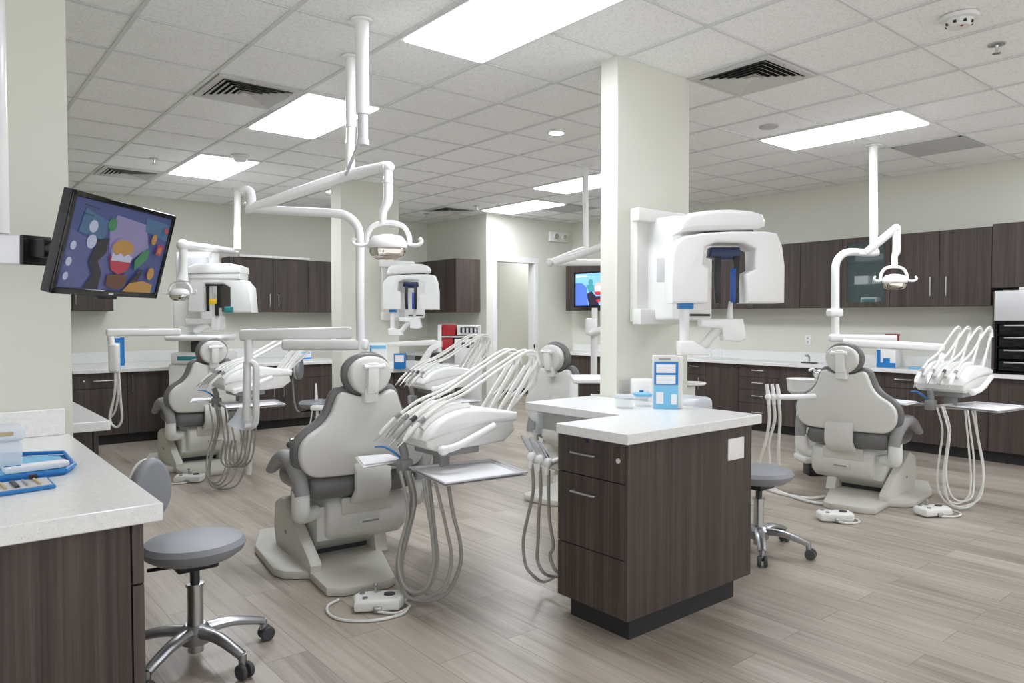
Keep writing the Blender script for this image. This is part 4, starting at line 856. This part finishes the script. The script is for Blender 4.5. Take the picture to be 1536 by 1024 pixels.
# its arm
ar = thing('monitor_support', 'silver box arm and white riser holding the tilted monitor', 'monitor arm', Q(10, 400, 2.62))
bk = ctr-n2*.082
MB().bar(Q(-90, 372, 2.66), Q(50, 376, 2.62), .09, .105, .006).build('box_arm', 'silver', ar)
MB().tube([Q(-6, 350, 2.66), Vector((Q(-6, 350, 2.66).x, Q(-6, 350, 2.66).y, ZC))], .043, 20, 1).build('riser', 'white', ar)
MB().bar(Q(51, 376, 2.62), Q(56, 376, 2.61), .10, .105, .004).bar(Q(55, 373, 2.61), Q(76, 373, 2.57), .05, .065, .006).tube([Q(74, 373, 2.57), bk], .020, 10, 1).build('bracket', 'black', ar)

# far screen in front of the right wall cabinets
TV2 = thing('monitor', 'brightly lit wide screen beyond the pillar', 'monitor', (8.0, 7.8, 1.6))
a_, b_ = onX(862, 409, 8.02), onX(862, 461, 8.02)
y1, z1, z0 = a_.y, a_.z, b_.z; y0 = y1-(z1-z0)*1.6
MB().box(8.02, 8.06, y0, y1, z0, z1, .006, 2).box(8.005, 8.02, y0, y1, z0, z0+.02).box(8.005, 8.02, y0, y1, z1-.02, z1).box(8.005, 8.02, y0, y0+.02, z0, z1).box(8.005, 8.02, y1-.02, y1, z0, z1).build('casing', 'gloss', TV2)
MB().box(8.06, 8.168, (y0+y1)/2-.1, (y0+y1)/2+.1, (z0+z1)/2-.1, (z0+z1)/2+.1, .01).build('wall_mount', 'black', TV2)
c = Vector((8.018, (y0+y1)/2, (z0+z1)/2))
art2 = [(1, [(.0, .28), (.18, .30), (.30, .45), (.33, 1), (.0, 1)]), (5, ellp(.40, .28, .06, .10)), (5, [(.28, .36), (.48, .36), (.5, .56), (.36, .6)]), (4, [(.30, .64), (.42, .56), (.55, .74), (.62, 1), (.36, 1)]), (2, ellp(.62, .46, .12, .16)), (6, ellp(.62, .47, .10, .07)), (3, [(.48, .58), (.76, .58), (.70, .68), (.54, .68)]),
        (4, [(.52, .72), (.78, .72), (.80, .80), (.56, .82)]), (3, [(.54, .82), (.84, .82), (.84, .90), (.56, .90)]), (6, [(.02, .06), (.3, .06), (.3, .11), (.02, .11)]), (5, [(.78, .25), (.98, .2), (.98, .5), (.84, .5)])]
screen_art(c, Vector((0, -1, 0)), ZU, Vector((-1, 0, 0)), (y1-y0)-.05, (z1-z0)-.05, art2, 0).build('screen', ['t_bg', 't_blue', 't_skin', 't_red', 't_blk', 't_teal', 't_white'], TV2)

# ------------------------------------------------------------------ small things
def cbox(name, label, cat, x, y, d, wpx, hpx, dep, m, extra=None, group=None, bev=.004, rz=YAW):
    """upright box: centre-bottom seen at pixel (x,y) and depth d"""
    b = Q(x, y, d); k = d/FPX; mx = Matrix.Translation(b) @ Matrix.Rotation(rz, 4, 'Z'); W, H = wpx*k, hpx*k
    r = thing(name, label, cat, b, group)
    MB().box(-W/2, W/2, 0, dep, 0, H, bev, 2, 0, mx).build('body', m, r)
    for nm, u0, u1, v0, v1, mm in (extra or []): MB().box(-W/2+u0*W, -W/2+u1*W, -.004, .001, v0*H, v1*H, .001, 1, 0, mx).build(nm, mm, r)
    return r
# island: brochure stand, white box, trays
q = onz(998, 613, .9205)
d = (q-EYE).dot(FV); mx = Matrix.Translation(q) @ Matrix.Rotation(YAW-.12, 4, 'Z'); k = d/FPX
r = thing('brochure_stand', 'tall blue and white card stand on the island worktop', 'stand', q)
W, H = 37*k, 80*k
MB().box(-W/2, W/2, .0, .07, 0, H, .003, 1, 0, mx).box(W/2, W/2+.026, .02, .07, 0, H*.98, .003, 1, 0, mx).build('panel', 'white2', r)
MB().box(-W/2+.004, W/2, -.004, .0, .0, H*.445, .001, 1, 0, mx).build('lower_card', 'sky', r)
MB().box(-W/2+.006, W/2, -.005, .0, H*.455, H*.885, .001, 1, 0, mx).build('upper_card', 'blue', r)
for v0, v1 in ((.68, .84), (.475, .64)): MB().box(-W/2+.016, W/2-.014, -.007, -.004, H*v0, H*v1, .001, 1, 0, mx).build('white_panel', 'paper', r)
MB().box(-W/2+.016, -W/2+.055, -.007, -.003, H*.1, H*.32, .001, 1, 0, mx).box(W/2-.036, W/2-.006, -.007, -.003, H*.09, H*.28, .001, 1, 0, mx).build('white_panel', 'paper', r)
MB().box(-W/2+.03, W/2-.04, -.003, .0, H*.92, H*.96, 0, 1, 0, mx).build('heading_strip', 'hose', r)
q = onz(962, 600, .9205); mx = Matrix.Translation(q) @ Matrix.Rotation(YAW, 4, 'Z')
r = thing('tissue_dispenser', 'white box against the pillar behind the blue card stand', 'box', q)
MB().box(-.05, .08, 0, .1, 0, .125, .012, 3, 0, mx).build('body', 'white', r); MB().box(-.012, .012, -.003, .002, .03, .06, .001, 1, 0, mx).box(.02, .045, -.003, .002, .03, .09, .001, 1, 1, mx).build('label', ['blue', 'paper'], r)
one('wall_plate', MB().box(onY(940, 560, 3.01).x-.06, onY(940, 560, 3.01).x+.02, 3.0, 3.0095, .925, 1.03, .004), 'return', 'grey plate low on the near pillar above the worktop', 'wall plate')
for x, y, w_, l, m in ((938, 617, .09, 'clear plastic box nearest the pillar corner on the island', 'clear'), (966, 614, .085, 'blue-lidded flat clear box beside the card stand', 'clear')):
    q = onz(x, y-4, .9205); mx = Matrix.Translation(q) @ Matrix.Rotation(YAW, 4, 'Z')
    r = thing('clear_box', l, 'box', q)
    MB().box(-w_/2, w_/2, 0, .09, 0, .055, .006, 2, 0, mx).build('body', m, r)
    MB().box(-w_/2-.003, w_/2+.003, -.003, .093, .056, .072, .004, 2, 0, mx).build('lid', 'sky' if 'blue' in l else 'frost', r)
# white lidded container behind the island and white tray table
r = thing('waste_container', 'white lidded container just behind the island worktop', 'container', (3.46, 2.66, 0))
mx = Matrix.Translation((3.46, 2.66, 0)) @ Matrix.Rotation(YAW*.0, 4, 'Z')
MB().box(-.15, .15, -.12, .12, 0, .83, .03, 3, 0, mx).build('body', 'white2', r); MB().box(-.16, .16, -.13, .13, .835, .945, .035, 3, 0, mx).build('lid', 'frost', r)
r = thing('side_table', 'white oval-topped stand right of the blue card stand', 'stand', Q(1034, 700, 5.0)*1)
q = Q(1034, 578, 5.0); r.location = (q.x, q.y, 0); WM[r.name] = Matrix.Translation(r.location)
MB().lathe([(.02, 0), (.10, .006), (.115, .016), (.11, .024), (.02, .024)], q, 28).build('top', 'white', r)
MB().box(q.x-.09, q.x+.02, q.y-.04, q.y+.06, 0, q.z, .01).build('pedestal', 'white2', r)
# under the island: cup dispenser and hanging hand-pieces
q = onX(802, 640, 2.70)
one('cup_dispenser', MB().lathe([(.03, 0), (.035, .01), (.035, .10), (.03, .115), (.012, .12)], (2.70, q.y-.02, .755), 20).tube([(2.70, q.y-.02, .76), (2.70, q.y-.02, .86)], .008, 8, 1), 'clear', 'clear cup dispenser hanging under the island worktop', 'dispenser')
r = thing('handpiece_holder', 'hanging hand-pieces with grey hoses at the left side of the island', 'instrument holder', (2.42, 2.72, .6))
MB().tube([onX(797, 690, 2.40), onX(826, 697, 2.40)], .012, 10, 1).tube([onX(822, 696, 2.40), (2.60, 2.62, .735), (2.765, 2.62, .79)], .014, 10, 3).build('rail', 'white2', r)
for k, (x, y) in enumerate(((797, 684), (809, 688), (822, 693))):
    o = onX(x, y, 2.38)
    h = MB().ell(o, (.022, .022, .026), 14).tube([o, o+Vector((-.01, .0, -.06))], .011, 8, 1).build('holder_ball', 'white', r)
    MB().tube([o+ZU*.02, o+Vector((-.012, .02, .06)), o+Vector((-.03, .04, .105))], [.011, .012, .008], 10, 3).build('handpiece', 'alu', h)
    s = [(0, 0), (3, 0), (7, 0)][k]
    pth = [(x+1, y+12), (x+3-k, y+50), (x-4+3*k, y+85), (x-12+10*k, y+125), (x-9+6*k, 845-k*6), (x+2+5*k, 862-k*3), (x+18+4*k, 872-k*8), (x+40, 862)]
    MB().tube([onX(a, b, 2.38+.01*k) if i < 6 else onX(a, b, 2.43+.05*(i-5)) for i, (a, b) in enumerate(pth)], .0085, 8, 6).build('hose', 'hose', h)
# left counter
r = thing('blue_tray', 'long blue tray on the left foreground worktop', 'tray', onz(30, 712, ZL))
z = ZL
pts = [onz(-120, 738, z), onz(-120, 692, z), onz(96, 684, z), onz(112, 703, z), onz(98, 712, z)]
xy = [(p.x, p.y) for p in pts][::-1]
cxx = sum(p[0] for p in xy)/5; cyy = sum(p[1] for p in xy)/5
MB().prism(xy, z+.001, z+.006, 'z', .002, 1).tube([Vector((a, b, z+.014)) for a, b in xy+[xy[0]]], .007, 8, 1).build('body', 'blue', r)
MB().prism([(cxx+(a-cxx)*.9, cyy+(b-cyy)*.85) for a, b in xy], z+.0065, z+.0085, 'z').build('liner', 'sky', r)
q = onz(66, 705, z+.01)
mx = Matrix.Translation((q.x, q.y, z+.010)) @ Matrix.Rotation(math.radians(5), 4, 'Z')
r = thing('paper_packet', 'white paper packet lying on the long blue tray', 'packet', q)
MB().prism([(-.10, 0), (.07, 0), (.075, .025), (.07, .055), (-.10, .055)], 0, .02, 'z', .006, 2, 0, mx).build('body', 'paper', r); MB().box(-.10, -.055, .02, .03, .0205, .022, 0, 1, 0, mx).build('blue_stripe', 'blue', r)
q = onz(-8, 706, z+.01); mx = Matrix.Translation((q.x, q.y, z+.010)) @ Matrix.Rotation(math.radians(4), 4, 'Z')
r = thing('plastic_bin', 'frosted lidded plastic bin standing on the long blue tray', 'bin', q)
MB().box(-.16, .075, .0, .09, 0, .085, .012, 3, 0, mx).build('body', 'frost', r); MB().box(-.165, .082, -.006, .097, .086, .135, .014, 3, 0, mx).build('lid', 'frost', r)
MB().box(.005, .05, -.009, -.005, .105, .118, .002, 1, 0, mx).build('label', 'tan', r)
pts = [onz(-110, 762, z), onz(-110, 742, z), onz(72, 719, z), onz(84, 732, z)]; xy = [(p.x, p.y) for p in pts][::-1]
r = thing('instrument_case', 'flat blue case of small instruments nearest on the left worktop', 'case', pts[3])
MB().prism(xy, z+.001, z+.010, 'z', .002, 1).build('body', 'blue', r)
cx2 = sum(p[0] for p in xy)/4; cy2 = sum(p[1] for p in xy)/4
MB().prism([(cx2+(a-cx2)*.95, cy2+(b-cy2)*.78) for a, b in xy], z+.0102, z+.0115, 'z').build('insert', 'silver', r)
for k in range(9):
    f_ = .12+k*.095; A = pts[0].lerp(pts[3], f_).lerp(pts[1].lerp(pts[2], f_), .2); Bp = pts[0].lerp(pts[3], f_-.02).lerp(pts[1].lerp(pts[2], f_-.02), .8)
    MB().bar(A+ZU*.0145, Bp+ZU*.0145, .006 if k % 3 else .012, .005, .001).build('instrument', ['dark', 'steel', 'tan'][k % 3], r)
A = pts[2].lerp(pts[1], .12); MB().box(A.x-.016, A.x+.006, A.y-.022, A.y-.008, z+.0116, z+.024, .002).build('cap', 'black', r)

# right wall: outlets, sink tap, boxes, sterilizer stack
def plate(c, F, w, h, label):
    r = thing('power_outlet', label, 'outlet', c)
    F.box(MB(), c[0]-w/2, c[0]+w/2, 0, .008, c[2]-h/2, c[2]+h/2, .003).build('cover', 'white', r)
    for s in (-1, 1): F.box(MB(), c[0]-.012, c[0]+.012, .007, .0095, c[2]+s*.022-.012, c[2]+s*.022+.012, .002).build('socket', 'return', r)
FW = Front('X', XR)
q = onX(1212, 510, XR); plate((q.y, 0, q.z), FW, .075, .12, 'white outlet above the worktop left of the right lamp column')
for o_ in [o for o in bpy.data.objects if o.name.startswith('power_outlet')]: pass
zt = ZT+.0408
r = thing('tap', 'low dark tap plate with lever on the right worktop', 'tap', (8.3, onX(1214, 540, 8.3).y, zt)); y_ = onX(1214, 540, 8.3).y
MB().box(8.26, 8.34, y_-.09, y_+.09, zt, zt+.012, .005).build('base', 'dark', r); MB().tube([(8.3, y_, zt+.01), (8.3, y_, zt+.07), (8.25, y_, zt+.10), (8.2, y_-.01, zt+.09)], .011, 8, 4).tube([(8.3, y_, zt+.07), (8.29, y_+.05, zt+.1)], .006, 8, 1).build('spout', 'steel', r)
y_ = onX(1330, 545, 8.28).y
r = thing('glove_box', 'blue and white glove box behind the right lamp arm', 'box', (8.3, y_, zt))
MB().box(8.24, 8.38, y_-.11, y_+.09, zt, zt+.20, .004).build('body', 'white', r)
MB().box(8.235, 8.241, y_-.11, y_+.09, zt, zt+.05, .001, 1).box(8.235, 8.241, y_+.05, y_+.09, zt+.05, zt+.19, .001, 1).box(8.234, 8.241, y_-.05, y_+.02, zt+.05, zt+.10, .001, 1).build('blue_print', 'blue', r)
one('box_lid', MB().box(8.27, 8.37, y_-.1, y_+.02, zt+.34, zt+.362, .004).box(8.33, 8.37, y_-.09, y_+.0, zt+.205, zt+.34, .004), ['red'], 'dark red rack top above the blue and white glove box', 'rack')
for x, w_, h_, m, l in ((1374, .13, .02, 'sky', 'flat pale blue packet on the right worktop'), (1400, .13, .075, 'blue', 'clear tub with blue contents on the right worktop'), (1424, .09, .06, 'navy', 'small navy bottle cap box behind the right hoses')):
    y_ = onX(x, 543, 8.25).y
    one('supply_box', MB().box(8.2, 8.34, y_-w_/2, y_+w_/2, zt, zt+h_, .006), m, l, 'box')
y_ = onX(1075, 536, 8.2).y
r = thing('faucet_tray', 'glass tray with clear loop on the far right worktop', 'tray', (8.25, y_, zt))
MB().box(8.12, 8.4, y_-.22, y_+.20, zt, zt+.02, .006).build('base', 'clear', r); MB().tube([(8.25, y_+.12, zt+.02), (8.25, y_+.12, zt+.12), (8.25, y_-.02, zt+.12), (8.25, y_-.02, zt+.02)], .010, 8, 3).build('loop', 'clear', r)
# sterilizer stack at the right edge
ys1 = onX(1489, 458, 8.08).y; zs = [zt, zt+.60, onX(1495, 436, 8.08).z]
r = thing('sterilizer_tower', 'black shelf stack with a white-fronted box on top at the right edge', 'sterilizer', (8.27, ys1-.3, zt))
zt1_ = onX(1495, 481, 8.08).z
MB().box(8.09, 8.475, ys1-.012, ys1+.004, zt, zs[2], .001, 1).build('side_panel', 'wood', r)
MB().box(8.08, 8.475, ys1-.66, ys1-.013, zt1_, zs[2], .006, 2).build('top_unit', 'silver', r)
MB().box(8.44, 8.475, ys1-.66, ys1-.013, zt, zt1_, 0).box(8.12, 8.45, ys1-.03, ys1-.013, zt, zt1_).box(8.10, 8.45, ys1-.66, ys1-.03, zt, zt+.02).build('rack', 'gloss', r)
for k in range(4):
    z0 = zt+.03+k*(zt1_-zt-.04)/4; hh = (zt1_-zt-.04)/4
    dr = MB().box(8.13, 8.44, ys1-.65, ys1-.04, z0, z0+hh-.025, .006).build('cassette', 'gloss', r)
    MB().box(8.11, 8.13, ys1-.62, ys1-.09, z0+hh-.045, z0+hh-.03, .004).build('chrome_edge', 'steel', dr)
one('white_remote', MB().box(8.12, 8.2, ys1-.35, ys1-.2, zs[2], zs[2]+.028, .006), 'white', 'small white box on top of the white-fronted unit at the right edge', 'box')

# emergency light on the doorway wall
a_, b_ = onY(822, 362, YD), onY(849, 350, YD)
r = thing('emergency_light', 'white twin-head emergency light above and right of the doorway', 'emergency light', (a_.x, YD, a_.z))
MB().box(a_.x, b_.x, YD-.06, YD-.004, a_.z, b_.z, .012, 2).build('housing', 'white', r); MB().box(a_.x+.06, b_.x-.06, YD-.004, YD-.0005, a_.z+.02, b_.z-.02).build('wall_mount', 'white2', r)
for k in (.28, .75):
    x = a_.x+(b_.x-a_.x)*k; zc = (a_.z+b_.z)/2
    h = MB().lathe([(.06, 0), (.058, .03), (.045, .035)], seg=20, mtx=Matrix.Translation((x, YD-.058, zc)) @ Matrix.Rotation(PI/2, 4, 'X')).build('lamp_head', 'white2', r)
    MB().lathe([(.045, .034), (.04, .038), (.01, .04)], seg=18, mtx=Matrix.Translation((x, YD-.058, zc)) @ Matrix.Rotation(PI/2, 4, 'X')).build('lens', 'mirror', h)

# far-island counter and things between the chairs and the niche
ZI = .86
a_ = onz(552, 566, ZI+.04)
r = thing('peninsula_cabinet', 'dark low cabinet run behind the nearest chair headrest', 'cabinet', (4.1, 6.9, 0))
MB().box(3.78, 4.62, 6.45, 7.55, .1, ZI, .003, 1).build('carcass', 'wood', r); MB().box(3.84, 4.56, 6.52, 7.5, 0, .1).build('toe_kick', 'toe', r)
for k in range(2):
    dr = MB().box(3.762, 3.78, 6.47+k*.53, 6.98+k*.53, .55, ZI-.01, .002, 1).build('drawer', 'wood', r); MB().tube([(3.762, 6.6+k*.53, .76), (3.73, 6.62+k*.53, .76), (3.73, 6.84+k*.53, .76), (3.762, 6.86+k*.53, .76)], .007, 8, 3).build('handle', 'steel', dr)
w = thing('worktop', 'white worktop in front of the far pillar', 'worktop', (4.1, 6.9, ZI)); MB().prism([(3.72, 6.40), (4.66, 6.40), (4.66, 7.598), (3.72, 7.598)], ZI, ZI+.04, 'z', .004, 1).build('slab', 'quartz', w)
def onslab(x, y): return onz(x, y, ZI+.0405)
def sit(name, label, cat, x, ybot, wpx, hpx, dep, m, extra=None, z=ZI+.0405, rz=YAW, cap=7.9):
    q = onz(x, ybot, z); d = (q-EYE).dot(FV)
    return cbox(name, label, cat, x, ybot, d, wpx, hpx, dep, m, extra, rz=rz)
sit('glove_box', 'blue and white carton left of the far x-ray machine base', 'box', 567, 548, 26, 34, .09, 'white', [('blue_print', .04, .96, .75, .9, 'sky'), ('blue_print', .04, .14, .5, .9, 'blue')])
sit('glove_box', 'small bright blue carton on the worktop below the far x-ray machine', 'box', 599, 553, 17, 23, .09, 'blue', [('white_panel', .1, .9, .45, .9, 'paper')])
sit('jar', 'blue-grey rounded jar beside the small blue carton', 'jar', 616, 552, 11, 30, .06, 'clear')
# white scanner with sloping neck
q = onz(630, 553, ZI+.0405); d = (q-EYE).dot(FV); k = d/FPX
r = thing('desktop_scanner', 'white desktop scanner with a sloping neck behind the nearest chair', 'scanner', q); mx = Matrix.Translation(q) @ Matrix.Rotation(YAW, 4, 'Z')
sp = lambda x, y: ((x-630)*k, (553-y)*k)
MB().prism([sp(*p) for p in ((622, 553), (642, 522), (650, 514), (662, 512), (662, 520), (650, 526), (640, 548), (636, 556))], -.05, .12, 'y', .012, 2, 0, mx).build('neck', 'white', r)
MB().prism([sp(*p) for p in ((582, 514), (650, 510), (660, 513), (650, 517), (584, 519))], -.05, .12, 'y', .008, 2, 0, mx).build('head', 'white2', r)
MB().prism([sp(*p) for p in ((640, 552), (645, 530), (662, 528), (664, 555))], .0, .12, 'y', .006, 2, 0, mx).build('screen', 'dark', r)
# white upright cabinet with red shelf
q = Q(692, 600, 8.6); k = 8.6/FPX; mx = Matrix.Translation((q.x, q.y, 0)) @ Matrix.Rotation(YAW, 4, 'Z'); zz = lambda y: Q(692, y, 8.6).z
r = thing('supply_rack', 'white rack with a red tool bin and device left of the doorway', 'rack', (q.x, q.y, 0))
X = lambda x: (x-692)*k
MB().box(X(657), X(663), -.03, .25, 0, zz(487), .006, 2, 0, mx).box(X(663), X(720), .18, .25, 0, zz(488), .004, 1, 0, mx).box(X(663), X(720), -.02, .25, zz(506), zz(504), 0, 1, 0, mx).box(X(682), X(722), -.04, .2, 0, zz(508), .01, 2, 0, mx).build('frame', 'white', r)
MB().box(X(664), X(684), -.03, .18, zz(503), zz(487), .006, 2, 0, mx).box(X(664), X(680), -.03, .18, zz(524), zz(507), .006, 2, 0, mx).build('red_bin', 'red', r)
MB().box(X(686), X(720), -.04, .18, zz(503), zz(488), .012, 2, 0, mx).build('device', 'white2', r)
MB().box(X(691), X(717), -.046, -.036, zz(500), zz(491), .003, 1, 0, mx).build('device_window', 'gloss', r)
for i in range(4): MB().box(X(694+i*6), X(697+i*6), -.049, -.044, zz(499), zz(492), .001, 1, 0, mx).build('vial', 'silver', r)
for i in range(3): MB().box(X(693+i*7), X(698+i*7), -.046, -.036, zz(521), zz(513), .003, 1, 0, mx).build('slot', 'dark', r)
# handpiece stand in front of the far stool, counter things at the back
r = thing('syringe_stand', 'small white syringe stand beside the far stool', 'stand', Q(478, 650, 7.4))
q = Q(478, 612, 7.3); r.location = (q.x, q.y, 0); WM[r.name] = Matrix.Translation(r.location)
mx = Matrix.Translation((q.x, q.y, 0)) @ Matrix.Rotation(YAW, 4, 'Z')
MB().tube([mx @ Vector((-.015, 0, 0)), mx @ Vector((-.015, 0, q.z))], .014, 8, 1).tube([mx @ Vector((.03, 0, 0)), mx @ Vector((.03, 0, q.z))], .012, 8, 1).build('post', 'white2', r)
MB().box(-.075, .06, -.04, .04, q.z-.02, q.z+.03, .012, 2, 0, mx).build('head', 'white', r)
for x in (-.03, 0, .03): MB().tube([mx @ Vector((x, 0, q.z+.03)), mx @ Vector((x, 0, q.z+.10))], .014, 8, 1).build('cup', 'clear', r)
MB().tube([mx @ Vector((-.02, 0, q.z+.09)), mx @ Vector((-.025, 0, q.z+.25))], [.014, .009], 8, 1).build('syringe', 'white', r)
MB().tube([mx @ Vector((-.06, 0, q.z)), mx @ Vector((-.10, 0, .3)), mx @ Vector((-.2, 0, .06)), mx @ Vector((-.25, 0, .012))], .008, 8, 5).build('hose', 'hosew', r)
zbk = ZB+.0405
def sitb(*a, **k): return sit(*a, z=zbk, rz=0, **k)
sitb('tissue_carton', 'low blue and white carton on the back worktop', 'box', 456, 538, 23, 11, .12, 'white', [('blue_print', 0, 1, .0, .2, 'blue'), ('blue_print', .1, .9, .7, .95, 'sky')])
sitb('storage_jar', 'tan and black jar on the back worktop', 'jar', 440, 536, 8, 26, .08, 'tan', [('black_band', 0, 1, .0, .35, 'black')])
sitb('carton', 'white carton behind the tan jar on the back worktop', 'box', 455, 533, 20, 24, .1, 'white2')
q = Q(179, 549, 8.3)
sitb('mask_dispenser', 'tall blue and white dispenser on the back worktop at the left', 'dispenser', 180, 549, 13, 44, .08, 'white', [('blue_print', .55, 1, .02, .98, 'blue'), ('blue_print', .0, .55, .8, .95, 'blue')])
sitb('pump_bottle', 'small white bottle right of the x-ray console', 'bottle', 345, 543, 8, 20, .06, 'white', [('label', 0, 1, .2, .5, 'navy')])
# console column behind far chair and its white delivery column
r = thing('xray_arm_post', 'slim white post with jointed arm below the far screen', 'post', Q(891, 600, 6.8)); q = Q(891, 600, 6.8); r.location = (q.x, q.y, 0); WM[r.name] = Matrix.Translation(r.location)
MB().tube([Vector((q.x, q.y, 0)), Q(891, 500, 6.8)], .032, 12, 1).tube([Q(892, 500, 6.8), Q(892, 462, 6.8)], .028, 12, 1).build('post', 'white2', r)
MB().box(-.06, .045, -.05, .05, -.08, .08, .02, 2, 0, Matrix.Translation(Q(888, 490, 6.78)) @ Matrix.Rotation(YAW, 4, 'Z')).tube([Q(886, 500, 6.75), Q(900, 496, 6.7), Q(925, 490, 6.6)], .035, 12, 3).build('joint', 'white', r)
q = Q(890, 590, 4.85)
r = thing('side_cabinet', 'small dark drawer cabinet with white frame behind the island', 'cabinet', (q.x, q.y, 0))
mx = Matrix.Translation((q.x, q.y, 0)) @ Matrix.Rotation(YAW, 4, 'Z'); zt_ = Q(890, 568, 4.85).z
MB().box(-.13, .35, .0, .4, zt_-.03, zt_, .006, 2, 0, mx).box(-.13, -.10, 0, .4, 0, zt_-.03, .006, 2, 0, mx).box(.32, .35, 0, .4, 0, zt_-.03, .006, 2, 0, mx).build('frame', 'white', r)
dr = MB().box(-.098, .318, .01, .39, .05, zt_-.035, .002, 1, 0, mx).build('drawer', 'wood', r)
MB().bar(mx @ Vector((-.02, -.02, zt_-.11)), mx @ Vector((.2, -.02, zt_-.11)), .03, .025, .006).build('handle', 'white', dr)
q = Q(824, 545, 7.3)
r = thing('towel_roll', 'white rounded headrest cover lump left of the far chair', 'cover', (q.x, q.y, 0))
MB().box(-.07, .07, -.05, .05, 0, q.z, .02, 3, 0, Matrix.Translation((q.x, q.y, 0)) @ Matrix.Rotation(YAW, 4, 'Z')).build('column', 'white2', r)
MB().ell((q.x, q.y, q.z+.03), (.09, .08, .06), 16).build('cap', 'white', r)

# ------------------------------------------------------------------ light
wd = bpy.data.worlds.new('world'); S.world = wd; wd.use_nodes = True
wd.node_tree.nodes['Background'].inputs['Color'].default_value = (.98, 1.0, 1.04, 1); wd.node_tree.nodes['Background'].inputs['Strength'].default_value = .65
S.view_settings.view_transform = 'Standard'; S.view_settings.look = 'None'; S.view_settings.gamma = 1; S.view_settings.exposure = 1.18
S.view_settings.use_curve_mapping = False
S.cycles.diffuse_bounces = 8; S.cycles.max_bounces = 14
